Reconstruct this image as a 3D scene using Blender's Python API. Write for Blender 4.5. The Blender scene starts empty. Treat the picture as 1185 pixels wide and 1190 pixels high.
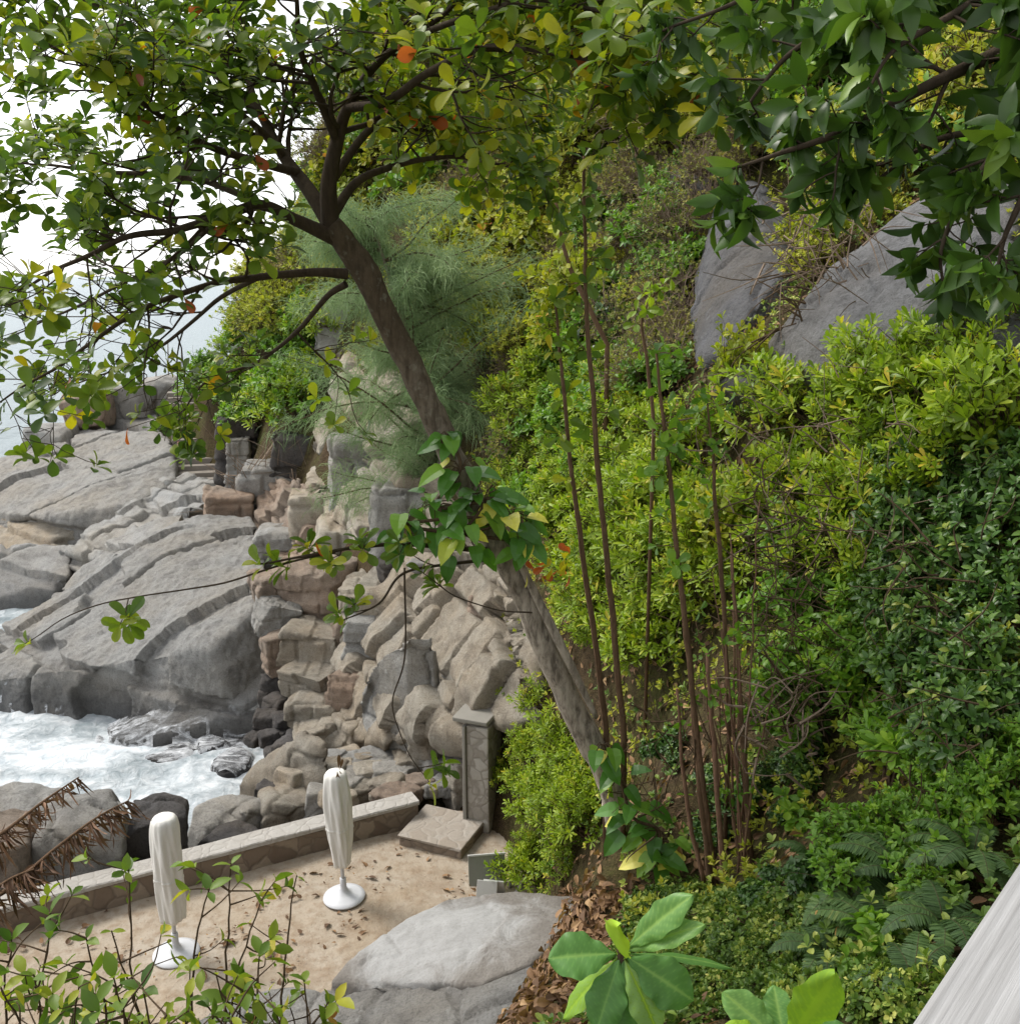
import bpy, bmesh, math, random
import numpy as np
from mathutils import Vector, Matrix
from mathutils.bvhtree import BVHTree

R = math.radians
random.seed(11)
rng = np.random.default_rng(7)
SC = bpy.context.scene
COL = SC.collection

# ------------------------------------------------------------------ camera model
FPX, PITCH, CAMZ = 1150.0, R(13.5), 10.0          # focal length in photo pixels, tilt, height above the terrace
CX, CY = 592.5, 595.0
cp, sp = math.cos(PITCH), math.sin(PITCH)

def ray(px, py):
    x, y = (px - CX) / FPX, -(py - CY) / FPX
    return np.array([x, cp + y * sp, -sp + y * cp])

def at(px, py, Y):
    d = ray(px, py); d = d * (Y / d[1])
    return np.array([d[0], d[1], CAMZ + d[2]])

def at_z(px, py, z):
    d = ray(px, py); t = (z - CAMZ) / d[2]; d = d * t
    return np.array([d[0], d[1], CAMZ + d[2]])

def project(p):
    v = np.asarray(p, float) - np.array([0, 0, CAMZ])
    dep = v[..., 1] * cp - v[..., 2] * sp
    up = v[..., 1] * sp + v[..., 2] * cp
    return CX + FPX * v[..., 0] / dep, CY - FPX * up / dep

# ------------------------------------------------------------------ vector noise
_perm = rng.permutation(256); _perm = np.concatenate([_perm, _perm, _perm])
_grad = rng.normal(size=(256, 3)); _grad /= np.linalg.norm(_grad, axis=1)[:, None]

def perlin(p):
    p = np.asarray(p, float); i = np.floor(p).astype(int); f = p - i
    u = f * f * f * (f * (f * 6 - 15) + 10)
    i &= 255
    def g(dx, dy, dz):
        h = _perm[_perm[_perm[(i[..., 0] + dx) & 255] + ((i[..., 1] + dy) & 255)] + ((i[..., 2] + dz) & 255)] & 255
        return (_grad[h] * (f - np.array([dx, dy, dz]))).sum(-1)
    def l(a, b, t): return a + (b - a) * t
    x0 = l(g(0,0,0), g(1,0,0), u[...,0]); x1 = l(g(0,1,0), g(1,1,0), u[...,0])
    x2 = l(g(0,0,1), g(1,0,1), u[...,0]); x3 = l(g(0,1,1), g(1,1,1), u[...,0])
    return l(l(x0, x1, u[...,1]), l(x2, x3, u[...,1]), u[...,2])

def fbm(p, o=4, lac=2.0, gain=0.5):
    p = np.asarray(p, float); s = 0; a = 1.0
    for k in range(o):
        s = s + a * perlin(p + 17.3 * k); p = p * lac; a *= gain
    return s

def voronoi(p):
    """distance to the nearest cell border (F2-F1) and a random value of the cell"""
    p = np.asarray(p, float); i = np.floor(p).astype(int)
    best = np.full(p.shape[0], 9.0); sec = np.full(p.shape[0], 9.0); val = np.zeros(p.shape[0])
    for dx in (-1, 0, 1):
        for dy in (-1, 0, 1):
            for dz in (-1, 0, 1):
                c = i + np.array([dx, dy, dz]); m = c & 255
                h = _perm[_perm[_perm[m[:,0]] + m[:,1]] + m[:,2]] & 255
                q = c + 0.5 + 0.38 * _grad[h]
                d = np.linalg.norm(p - q, axis=1)
                nb = d < best
                sec = np.where(nb, best, np.minimum(sec, d))
                val = np.where(nb, h / 255.0, val); best = np.where(nb, d, best)
    return sec - best, val

def joints(p, cell=(1, 1, 1), nq=None):
    """blocky jointing: border distance (in metres) and a random value of each staggered block"""
    def cellrow(t, seed):
        i = np.floor(t); out_i = i.copy()
        def edge(k): return k + 0.34*_rnd(k*7.13+seed)
        lo = edge(i); a = np.where(t < lo, edge(i-1), lo); b = np.where(t < lo, lo, edge(i+1)); out_i = np.where(t < lo, i-1, i)
        return out_i, np.minimum(t-a, b-t)
    iz, ez = cellrow(p[:, 2], 1.7)
    iy, ey = cellrow(p[:, 1]+0.5*_rnd(iz*3.1), 5.1+iz*0.37)
    ix, ex = cellrow(p[:, 0]+0.6*_rnd(iz*5.3+iy*2.9), 9.3+iz*0.71+iy*0.53)
    if nq is not None:                                              # distance measured along the surface
        w = 1/np.sqrt(np.maximum(1-nq**2, 0.003)); w = np.where(nq**2 > 0.62, 99.0, w); ex, ey, ez = ex*w[:, 0], ey*w[:, 1], ez*w[:, 2]
    return np.minimum(np.minimum(ex*cell[0], ey*cell[1]), ez*cell[2]), 0.5+0.5*_rnd(ix*1.93+iy*4.71+iz*8.39+0.5)
def _rnd(t): s = np.sin(t*12.9898+4.1)*43758.5453; return 2*(s-np.floor(s))-1

def sstep(a, b, x):
    t = np.clip((x - a) / (b - a), 0, 1); return t * t * (3 - 2 * t)

# ------------------------------------------------------------------ objects
def link(o): COL.objects.link(o); return o

def props(o, label=None, cat=None, group=None, kind=None):
    if label: o['label'] = label
    if cat: o['category'] = cat
    if group: o['group'] = group
    if kind: o['kind'] = kind
    return o

def thing(name, label, cat, loc=(0, 0, 0), group=None, rz=0.0):
    o = bpy.data.objects.new(name, None); link(o)
    o.empty_display_size = 0.2
    o.location = [float(v) for v in loc]; o.rotation_euler.z = rz
    return props(o, label, cat, group)

def mesh_data(name, V, F, mat, tint=None, smooth=False):
    V = np.asarray(V, np.float32).reshape(-1, 3)
    if not isinstance(F, (list, tuple)) or (len(F) and not hasattr(F[0], 'shape')): F = [np.asarray(F)]
    F = [np.asarray(f, np.int32) for f in F if len(f)]
    me = bpy.data.meshes.new(name)
    me.vertices.add(len(V)); me.vertices.foreach_set('co', V.ravel())
    tot = np.concatenate([np.full(len(f), f.shape[1], np.int32) for f in F])
    idx = np.concatenate([f.ravel() for f in F])
    me.loops.add(len(idx)); me.loops.foreach_set('vertex_index', idx)
    me.polygons.add(len(tot))
    st = np.concatenate([[0], np.cumsum(tot)[:-1]]).astype(np.int32)
    me.polygons.foreach_set('loop_start', st)
    me.polygons.foreach_set('loop_total', tot)
    me.polygons.foreach_set('use_smooth', np.full(len(tot), smooth, bool))
    if tint is not None:
        a = me.attributes.new('tint', 'FLOAT', 'POINT'); a.data.foreach_set('value', np.asarray(tint, np.float32))
    me.update(calc_edges=True); me.validate()
    if mat: me.materials.append(mat)
    return me

def mesh_obj(name, V, F, mat, parent=None, tint=None, smooth=False):
    o = bpy.data.objects.new(name, mesh_data(name, V, F, mat, tint, smooth)); link(o)
    if parent is not None: o.parent = parent
    return o

class Geo:
    """collects vertices, faces and tints of one mesh"""
    def __init__(s): s.V, s.F, s.T, s.n = [], [], [], 0
    def add(s, V, F, t=0.5):
        V = np.asarray(V, float).reshape(-1, 3)
        if not isinstance(F, list): F = [F]
        for f in F: s.F.append(np.asarray(f, int) + s.n)
        s.V.append(V); s.T.append(np.full(len(V), t) if np.isscalar(t) else np.asarray(t)); s.n += len(V)
    def build(s, name, mat, parent=None, smooth=False, off=None):
        V = np.concatenate(s.V)
        if off is not None: V = V - np.asarray(off)
        tri = [f for f in s.F if f.shape[1] == 3]; qd = [f for f in s.F if f.shape[1] == 4]
        F = []
        if tri: F.append(np.concatenate(tri))
        if qd: F.append(np.concatenate(qd))
        return mesh_obj(name, V, F, mat, parent, np.concatenate(s.T), smooth)

def nrm(v):
    v = np.asarray(v, float); return v / (np.linalg.norm(v, axis=-1, keepdims=True) + 1e-9)

def tube(P, rad, n=6, cap=True):
    P = np.asarray(P, float); m = len(P); rad = np.broadcast_to(np.asarray(rad, float), (m,))
    T = nrm(np.gradient(P, axis=0)); a = np.array([0.31, 0.2, 0.93])
    if abs(T[0] @ a) > 0.9: a = np.array([1.0, 0.1, 0])
    V = []; u = a
    for k in range(m):
        u = nrm(u - T[k] * (u @ T[k])); w = np.cross(T[k], u)
        th = np.arange(n) * 2 * np.pi / n
        V.append(P[k] + rad[k] * (np.cos(th)[:, None] * u + np.sin(th)[:, None] * w))
    V = np.concatenate(V)
    i = np.arange(n); j = (i + 1) % n
    F = np.concatenate([np.stack([k*n+i, k*n+j, (k+1)*n+j, (k+1)*n+i], 1) for k in range(m-1)])
    Fs = [F]
    if cap:
        V = np.concatenate([V, P[:1], P[-1:]]); c0 = m*n; c1 = m*n+1
        Fs.append(np.concatenate([np.stack([j, i, np.full(n, c0)], 1), np.stack([(m-1)*n+i, (m-1)*n+j, np.full(n, c1)], 1)]))
    return V, Fs

def smooth_path(P, k=6):
    """Catmull-Rom through the rows of P (any number of columns)"""
    P = np.asarray(P, float)
    Q = np.concatenate([[2*P[0]-P[1]], P, [2*P[-1]-P[-2]]]); out = []
    for i in range(1, len(Q)-2):
        for t in np.linspace(0, 1, k, endpoint=False):
            a, b, c, d = Q[i-1], Q[i], Q[i+1], Q[i+2]
            out.append(0.5*((2*b)+(-a+c)*t+(2*a-5*b+4*c-d)*t*t+(-a+3*b-3*c+d)*t**3))
    out.append(P[-1]); return np.array(out)

def box_geo(cx, cy, cz, sx, sy, sz, rz=0):
    V = np.array([[x, y, z] for z in (-.5, .5) for y in (-.5, .5) for x in (-.5, .5)]) * [sx, sy, sz]
    c, s = math.cos(rz), math.sin(rz)
    V = V @ np.array([[c, s, 0], [-s, c, 0], [0, 0, 1]]) + [cx, cy, cz]
    F = np.array([[0,2,3,1],[4,5,7,6],[0,1,5,4],[1,3,7,5],[3,2,6,7],[2,0,4,6]])
    return V, F

def bevel_obj(name, boxes, mat, parent=None, bev=0.02, jitter=0.0):
    """boxes (cx,cy,cz,sx,sy,sz,rz) joined in one mesh with bevelled edges"""
    bm = bmesh.new()
    for b in boxes:
        V, F = box_geo(*b)
        if jitter: V = V + rng.normal(0, jitter, V.shape)
        vs = [bm.verts.new(v) for v in V]
        for f in F: bm.faces.new([vs[i] for i in f])
    bmesh.ops.bevel(bm, geom=bm.edges[:], offset=bev, segments=2, affect='EDGES', profile=0.6)
    me = bpy.data.meshes.new(name); bm.to_mesh(me); bm.free(); me.materials.append(mat)
    o = bpy.data.objects.new(name, me); link(o)
    if parent: o.parent = parent
    return o

# ------------------------------------------------------------------ materials
class NT:
    def __init__(s, name):
        s.m = bpy.data.materials.new(name); s.m.use_nodes = True
        s.t = s.m.node_tree; s.t.nodes.clear()
        s.out = s.t.nodes.new('ShaderNodeOutputMaterial')
    def n(s, typ, **kw):
        nd = s.t.nodes.new(typ)
        for k, v in kw.items():
            if k.startswith('i_'):
                key = k[2:]; key = int(key) if key.isdigit() else key.replace('_', ' ')
                s.set(nd, key, v)
            else: setattr(nd, k, v)
        return nd
    def set(s, nd, key, v):
        if isinstance(v, bpy.types.NodeSocket): s.t.links.new(v, nd.inputs[key])
        else: nd.inputs[key].default_value = v
    def l(s, a, b): s.t.links.new(a, b)
    def noise(s, vec, scale, detail=5, rough=0.6, dist=0.0):
        nd = s.n('ShaderNodeTexNoise'); s.set(nd, 'Scale', scale); s.set(nd, 'Detail', detail)
        s.set(nd, 'Roughness', rough); s.set(nd, 'Distortion', dist)
        if vec is not None: s.l(vec, nd.inputs['Vector'])
        return nd.outputs['Fac']
    def ramp(s, fac, stops, interp='LINEAR'):
        nd = s.n('ShaderNodeValToRGB'); cr = nd.color_ramp; cr.interpolation = interp
        while len(cr.elements) > 1: cr.elements.remove(cr.elements[-1])
        cr.elements[0].position = stops[0][0]; cr.elements[0].color = c4(stops[0][1])
        for p, c in stops[1:]:
            e = cr.elements.new(p); e.color = c4(c)
        s.l(fac, nd.inputs[0]); return nd.outputs[0]
    def mix(s, fac, a, b, blend='MIX'):
        nd = s.n('ShaderNodeMix', data_type='RGBA', blend_type=blend)
        s.set(nd, 0, fac)
        for k, v in ((6, a), (7, b)):
            s.set(nd, k, v if isinstance(v, bpy.types.NodeSocket) else c4(v))
        return nd.outputs[2]
    def math(s, op, a, b=None, clamp=False):
        nd = s.n('ShaderNodeMath', operation=op, use_clamp=clamp); s.set(nd, 0, a)
        if b is not None: s.set(nd, 1, b)
        return nd.outputs[0]
    def mapping(s, vec, scale=(1,1,1), rot=(0,0,0), loc=(0,0,0)):
        nd = s.n('ShaderNodeMapping'); s.l(vec, nd.inputs[0])
        nd.inputs['Scale'].default_value = scale; nd.inputs['Rotation'].default_value = rot; nd.inputs['Location'].default_value = loc
        return nd.outputs[0]
    def bump(s, h, strength=0.5, dist=0.05, normal=None):
        nd = s.n('ShaderNodeBump'); s.set(nd, 'Strength', strength); s.set(nd, 'Distance', dist); s.l(h, nd.inputs['Height'])
        if normal is not None: s.l(normal, nd.inputs['Normal'])
        return nd.outputs[0]
    def principled(s, color, rough=0.8, normal=None, spec=0.3, surface=True, **kw):
        nd = s.n('ShaderNodeBsdfPrincipled')
        s.set(nd, 'Base Color', color if isinstance(color, bpy.types.NodeSocket) else c4(color))
        s.set(nd, 'Roughness', rough); s.set(nd, 'Specular IOR Level', spec)
        if normal is not None: s.l(normal, nd.inputs['Normal'])
        for k, v in kw.items(): s.set(nd, k.replace('_', ' '), v)
        if surface: s.l(nd.outputs[0], s.out.inputs[0])
        return nd.outputs[0]
    def pos(s): return s.n('ShaderNodeNewGeometry').outputs['Position']
    def attr(s, name='tint'):
        return s.n('ShaderNodeAttribute', attribute_name=name).outputs['Fac']
def c4(c): return tuple(c) + (1.0,) if len(c) == 3 else tuple(c)
def srgb(r, g, b):
    f = lambda v: (v/255/12.92) if v <= 10 else ((v/255+0.055)/1.055)**2.4
    return (f(r), f(g), f(b))

def leafc(c, k=1.5, sat=1.06):
    l = 0.3*c[0]+0.6*c[1]+0.1*c[2]
    r = [min(0.8, max(0.004, (l+(v-l)*sat)*k)) for v in c]
    return (r[0]*1.10, r[1]*1.0, r[2]*0.72)

def leaf_material(name, stops, rough=0.45, trans=0.35, spec=0.35, vein=True, tmul=(1.15, 1.25, 0.6)):
    m = NT(name); t = m.attr(); oi = m.n('ShaderNodeObjectInfo').outputs['Random']
    t2 = m.math('ADD', t, m.math('MULTIPLY', m.math('SUBTRACT', oi, 0.5), 0.14), clamp=True)
    stops = [(p, leafc(c)) for p, c in stops]
    col = m.ramp(t2, stops)
    nz = m.noise(m.pos(), 26, 3)
    col = m.mix(m.math('MULTIPLY', nz, 0.3), col, (0.05, 0.06, 0.025))
    bs = m.principled(col, rough, spec=spec, surface=False)
    tr = m.n('ShaderNodeBsdfTranslucent')
    m.l(m.mix(1.0, col, tmul, 'MULTIPLY'), tr.inputs[0])
    mx = m.n('ShaderNodeMixShader'); mx.inputs[0].default_value = trans
    m.l(bs, mx.inputs[1]); m.l(tr.outputs[0], mx.inputs[2]); m.l(mx.outputs[0], m.out.inputs[0])
    return m.m

def bark_material(name, c1, c2, scale=1.0, rough=0.9):
    m = NT(name); p = m.pos()
    st = m.mapping(p, (22*scale, 22*scale, 5*scale)); a = m.noise(st, 1.0, 6, 0.65)
    b = m.noise(p, 3.0*scale, 4)
    col = m.mix(m.math('MULTIPLY', b, 1.2, True), c1, c2)
    col = m.mix(m.ramp(a, [(0.35, (0.7,)*3), (0.6, (0,)*3)]), col, tuple(v*0.35 for v in c1))
    m.principled(col, rough, m.bump(a, 0.8, 0.02), 0.15)
    return m.m

def rock_material(name, base, warm, dark, wet=True, scale=1.0):
    m = NT(name); p = m.pos()
    geo = m.n('ShaderNodeNewGeometry')
    big = m.noise(p, 0.35*scale, 5, 0.6, 0.6)
    mid = m.noise(p, 1.7*scale, 6, 0.65, 0.4)
    fine = m.noise(p, 22*scale, 8, 0.78)
    grain = m.noise(p, 75*scale, 2, 0.6)
    oi = m.n('ShaderNodeObjectInfo').outputs['Random']
    col = m.mix(m.ramp(big, [(0.38, (0,)*3), (0.66, (1,)*3)]), base, warm)
    col = m.mix(m.ramp(mid, [(0.33, (0.62,)*3), (0.52, (0,)*3)]), col, dark)
    # rain streaks and lichen running down the face
    st = m.noise(m.mapping(p, (3.2*scale, 3.2*scale, 0.45*scale)), 1.0, 5, 0.6)
    col = m.mix(m.ramp(st, [(0.58, (0,)*3), (0.74, (0.42,)*3)]), col, tuple(v*0.45 for v in dark))
    lich = m.noise(p, 6*scale, 3, 0.5)
    col = m.mix(m.ramp(lich, [(0.62, (0,)*3), (0.7, (0.35,)*3)]), col, tuple(min(1, v*1.5) for v in base))
    col = m.mix(m.ramp(fine, [(0.36, (0.5,)*3), (0.52, (0,)*3)]), col, tuple(v*0.55 for v in dark))
    col = m.mix(m.ramp(grain, [(0.55, (0,)*3), (0.7, (0.35,)*3)]), col, tuple(min(1, v*1.35) for v in base))
    # every rock its own shade
    hv = m.n('ShaderNodeHueSaturation'); m.l(col, hv.inputs['Color'])
    m.set(hv, 'Value', m.math('ADD', m.math('MULTIPLY', oi, 0.4), 0.82))
    col = hv.outputs[0]; rough = 0.88
    if wet:
        sx = m.n('ShaderNodeSeparateXYZ'); m.l(p, sx.inputs[0])
        z = m.math('ADD', sx.outputs[2], m.math('MULTIPLY', big, -1.6))
        w = m.n('ShaderNodeMapRange'); m.l(z, w.inputs[0]); w.inputs[1].default_value = -1.9; w.inputs[2].default_value = -2.9
        col = m.mix(w.outputs[0], col, m.mix(1.0, col, (0.42, 0.43, 0.45), 'MULTIPLY'))
        rough = m.math('SUBTRACT', 0.88, m.math('MULTIPLY', w.outputs[0], 0.5))
    h = m.math('ADD', m.math('MULTIPLY', mid, 0.6), m.math('ADD', m.math('MULTIPLY', fine, 0.7), m.math('MULTIPLY', grain, 0.1)))
    m.principled(col, rough, m.bump(h, 0.95, 0.16/scale), 0.3)
    return m.m

M = {}
M['rock'] = rock_material('granite', srgb(170,169,166), srgb(170,163,152), srgb(120,117,114))
M['rock_tan'] = rock_material('tan_granite', srgb(178,171,158), srgb(174,158,136), srgb(116,106,94), wet=False, scale=1.4)
M['rock_brown'] = rock_material('brown_granite', srgb(164,150,136), srgb(168,144,124), srgb(104,92,82), wet=False, scale=1.4)
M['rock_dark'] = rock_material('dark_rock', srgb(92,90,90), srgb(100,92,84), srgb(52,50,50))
M['rock_pale'] = rock_material('pale_granite', srgb(186,186,184), srgb(178,172,162), srgb(124,120,114), wet=False)
M['rock_bald'] = rock_material('bald_granite', srgb(224,226,229), srgb(200,196,190), srgb(138,132,126), wet=False, scale=0.8)
def bald_material(centre, rad):
    """granite with a worn pale patch in its middle and a rough grey rim"""
    m = NT('worn_granite'); p = m.pos(); f = m.noise(p, 24, 8, 0.75); b = m.noise(p, 1.6, 6, 0.65, 0.8); st = m.noise(m.mapping(p, (1.2, 7, 3), (0, 0, R(35))), 1.0, 5, 0.6)
    v = m.n('ShaderNodeVectorMath', operation='SUBTRACT'); m.l(p, v.inputs[0]); v.inputs[1].default_value = centre
    d = m.n('ShaderNodeVectorMath', operation='LENGTH'); m.l(m.mapping(v.outputs[0], (1.0, 1.25, 0.6), (0, 0, R(-25))), d.inputs[0])
    t = m.n('ShaderNodeMapRange', interpolation_type='SMOOTHSTEP'); m.l(m.math('ADD', d.outputs['Value'], m.math('MULTIPLY', m.math('SUBTRACT', b, 0.5), 2.2)), t.inputs[0]); t.inputs[1].default_value = rad*0.55; t.inputs[2].default_value = rad*1.3
    pale = m.mix(st, srgb(164,164,163), srgb(136,135,133)); rim = m.mix(b, srgb(148,143,136), srgb(104,98,92))
    col = m.mix(t.outputs[0], pale, rim); col = m.mix(m.math('MULTIPLY', m.ramp(f, [(0.36, (0.6,)*3), (0.52, (0,)*3)]), m.math('ADD', m.math('MULTIPLY', t.outputs[0], 0.5), 0.45)), col, srgb(98,93,88))
    m.principled(col, 0.85, m.bump(m.math('ADD', m.math('MULTIPLY', f, m.math('MULTIPLY', t.outputs[0], 0.7)), m.math('MULTIPLY', b, 0.6)), 0.7, 0.08), 0.3); return m.m
_bc = at_z(508, 1085, 1.1)
M['rock_bald'] = bald_material(tuple(float(x) for x in _bc), 1.25)
M['rock_slant'] = rock_material('pale_slope_granite', srgb(138,138,139), srgb(126,120,112), srgb(86,84,82), wet=False, scale=0.8)
M['rock_hill'] = rock_material('slope_granite', srgb(112,113,117), srgb(108,103,97), srgb(70,70,72), wet=False, scale=0.9)
M['bark'] = bark_material('grey_bark', srgb(166,154,138), srgb(128,114,98))
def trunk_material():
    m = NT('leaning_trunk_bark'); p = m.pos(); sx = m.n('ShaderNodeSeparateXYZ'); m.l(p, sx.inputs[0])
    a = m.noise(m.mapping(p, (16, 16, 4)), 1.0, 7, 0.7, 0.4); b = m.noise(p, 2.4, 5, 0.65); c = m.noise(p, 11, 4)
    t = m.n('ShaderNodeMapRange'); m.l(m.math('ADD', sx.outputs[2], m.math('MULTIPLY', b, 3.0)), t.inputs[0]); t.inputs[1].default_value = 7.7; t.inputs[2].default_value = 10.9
    col = m.mix(t.outputs[0], m.mix(b, srgb(204,193,178), srgb(158,144,128)), m.mix(c, srgb(112,98,80), srgb(78,68,56)))  # pale stripped bark below; browner bark above, with crown shade in its colour
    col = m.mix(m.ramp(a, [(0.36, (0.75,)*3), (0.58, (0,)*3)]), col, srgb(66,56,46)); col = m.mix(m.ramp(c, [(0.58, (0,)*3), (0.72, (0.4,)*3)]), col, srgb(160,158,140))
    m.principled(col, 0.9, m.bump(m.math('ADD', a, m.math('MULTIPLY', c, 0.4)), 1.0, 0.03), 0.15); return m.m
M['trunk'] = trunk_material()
M['bark_dark'] = bark_material('dark_bark', srgb(92,80,66), srgb(64,54,44))
M['stem_red'] = bark_material('red_brown_stem', srgb(148,116,94), srgb(120,92,74), 2)
M['stem_brown'] = bark_material('brown_stem', srgb(130,104,80), srgb(104,82,64), 2)
M['twig'] = bark_material('twig', srgb(104,88,68), srgb(82,66,50), 2)
M['twig_pale'] = bark_material('dry_wood', srgb(158,140,122), srgb(128,110,94), 2)

YG = srgb
M['lf_almond'] = leaf_material('almond_leaf', [(0, YG(44,66,42)), (0.3, YG(66,92,46)), (0.62, YG(100,122,46)), (0.9, YG(158,160,56)), (0.945, YG(160,150,50)), (0.96, YG(166,92,52)), (1, YG(146,76,52))], 0.4, 0.42)
M['lf_scaevola'] = leaf_material('bright_leaf', [(0, YG(76,102,34)), (0.5, YG(112,138,46)), (0.85, YG(146,164,64)), (1, YG(168,158,72))], 0.42, 0.38)
M['lf_mid'] = leaf_material('mid_green_leaf', [(0, YG(60,94,40)), (0.5, YG(92,130,52)), (0.9, YG(126,158,66)), (1, YG(150,160,70))], 0.4, 0.35)
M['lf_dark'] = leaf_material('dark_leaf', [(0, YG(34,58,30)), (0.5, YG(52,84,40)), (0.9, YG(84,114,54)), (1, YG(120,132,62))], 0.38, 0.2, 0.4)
M['lf_gloss'] = leaf_material('glossy_leaf', [(0, YG(32,54,26)), (0.5, YG(58,88,38)), (0.88, YG(94,122,52)), (0.97, YG(110,140,64)), (1, YG(140,120,70))], 0.38, 0.25, 0.4)
M['lf_hill'] = leaf_material('hill_leaf', [(0, YG(84,100,44)), (0.45, YG(126,138,58)), (0.8, YG(158,162,76)), (1, YG(168,152,84))], 0.55, 0.35)
M['lf_olive'] = leaf_material('olive_leaf', [(0, YG(80,90,50)), (0.5, YG(114,120,68)), (0.85, YG(140,134,88)), (1, YG(130,100,74))], 0.6, 0.3)
M['lf_yellow'] = leaf_material('yellow_green_leaf', [(0, YG(84,102,36)), (0.5, YG(122,136,46)), (0.9, YG(158,158,62)), (1, YG(164,112,60))], 0.5, 0.42)
M['lf_pothos'] = leaf_material('pothos_leaf', [(0, YG(46,84,40)), (0.6, YG(76,122,54)), (0.86, YG(112,150,68)), (0.9, YG(190,196,90)), (1, YG(206,208,120))], 0.35, 0.3, 0.45)
M['lf_seedling'] = leaf_material('seedling_leaf', [(0, YG(50,88,50)), (0.45, YG(80,122,72)), (0.75, YG(122,158,100)), (0.9, YG(112,150,56)), (1, YG(142,176,66))], 0.42, 0.3)
M['lf_open'] = leaf_material('shrub_leaf', [(0, YG(54,82,38)), (0.5, YG(92,118,50)), (0.8, YG(136,146,60)), (0.93, YG(170,164,76)), (0.97, YG(136,96,66)), (1, YG(112,76,56))], 0.45, 0.38)
M['lf_dead'] = leaf_material('dead_leaf', [(0, YG(76,58,52)), (0.5, YG(104,82,70)), (0.85, YG(132,108,92)), (1, YG(158,136,116))], 0.7, 0.2)
M['lf_palm'] = leaf_material('dead_palm_leaf', [(0, YG(60,46,44)), (0.5, YG(88,68,64)), (1, YG(124,100,94))], 0.7, 0.15)
M['needle'] = leaf_material('casuarina_needle', [(0, YG(88,112,92)), (0.5, YG(120,144,122)), (1, YG(150,170,148))], 0.6, 0.3, 0.1, tmul=(1, 1.05, 0.9))
M['lf_cover'] = leaf_material('cover_leaf', [(0, YG(48,74,36)), (0.55, YG(84,112,54)), (0.85, YG(140,156,92)), (1, YG(178,182,120))], 0.45, 0.25)

def simple_material(name, col, rough=0.6, bump=0.0, bscale=40, var=0.15, spec=0.3):
    m = NT(name); p = m.pos(); n = m.noise(p, bscale, 5); b = m.noise(p, 2.2, 4)
    c = m.mix(m.math('MULTIPLY', b, var*2), col, tuple(v*0.55 for v in col))
    m.principled(c, rough, m.bump(n, bump, 0.01) if bump else None, spec); return m.m
M['white_plastic'] = simple_material('white_plastic', srgb(206,208,212), 0.45, var=0.14)
M['ivory_cloth'] = simple_material('ivory_cloth', srgb(232,230,224), 0.9, 0.6, 60, var=0.16)
M['concrete'] = simple_material('concrete', srgb(150,146,138), 0.9, 0.5, 30, 0.4)
M['step_stone'] = simple_material('step_stone', srgb(150,142,132), 0.9, 0.6, 12, 0.5)
M['panel'] = simple_material('grey_panel', srgb(138,140,130), 0.8, 0.1, 30, 0.2)
M['board'] = simple_material('pale_board', srgb(190,190,186), 0.8, 0.2, 30, 0.2)
M['pole_grey'] = simple_material('grey_pole', srgb(152,150,146), 0.7, 0.2, 30, 0.3)
M['pole_red'] = simple_material('rusty_pole', srgb(156,112,98), 0.8, 0.2, 30, 0.3)

def sand_material():
    m = NT('sand'); p = m.pos()
    a = m.noise(p, 0.7, 5, 0.6, 0.5); b = m.noise(p, 60, 4); c = m.noise(p, 5, 5)
    col = m.mix(m.ramp(a, [(0.35, (0,)*3), (0.65, (1,)*3)]), srgb(180,170,156), srgb(168,153,133))
    col = m.mix(m.ramp(c, [(0.46, (0,)*3), (0.7, (0.75,)*3)]), col, srgb(140,120,98))
    col = m.mix(m.math('MULTIPLY', b, 0.35), col, srgb(126,110,92))
    d = m.noise(p, 0.9, 6, 0.7, 1.2); col = m.mix(m.ramp(d, [(0.52, (0,)*3), (0.68, (0.55,)*3)]), col, srgb(132,112,92))
    v = m.n('ShaderNodeTexVoronoi', feature='F1'); v.inputs['Scale'].default_value = 26; m.l(p, v.inputs['Vector']); pb = m.ramp(v.outputs['Distance'], [(0.12, (1,)*3), (0.22, (0,)*3)])
    col = m.mix(m.math('MULTIPLY', pb, m.math('MULTIPLY', c, 0.7)), col, srgb(118,104,92))
    h = m.math('ADD', m.math('ADD', m.math('MULTIPLY', b, 0.15), c), m.math('MULTIPLY', pb, 0.25))
    m.principled(col, 0.95, m.bump(h, 0.7, 0.05), 0.1); return m.m
M['sand'] = sand_material()

def soil_material():
    m = NT('soil'); p = m.pos()
    a = m.noise(p, 0.5, 6, 0.65); b = m.noise(p, 9, 6, 0.7); c = m.noise(p, 40, 3)
    col = m.mix(m.ramp(a, [(0.4, (0,)*3), (0.62, (1,)*3)]), srgb(86,72,54), srgb(84,86,46))
    col = m.mix(m.ramp(b, [(0.4, (0.7,)*3), (0.6, (0,)*3)]), col, srgb(54,44,34))
    col = m.mix(m.ramp(c, [(0.55, (0,)*3), (0.7, (0.6,)*3)]), col, srgb(128,104,78))
    m.principled(col, 0.95, m.bump(m.math('ADD', b, m.math('MULTIPLY', c, 0.4)), 0.9, 0.12), 0.1); return m.m
M['soil'] = soil_material()

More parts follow.
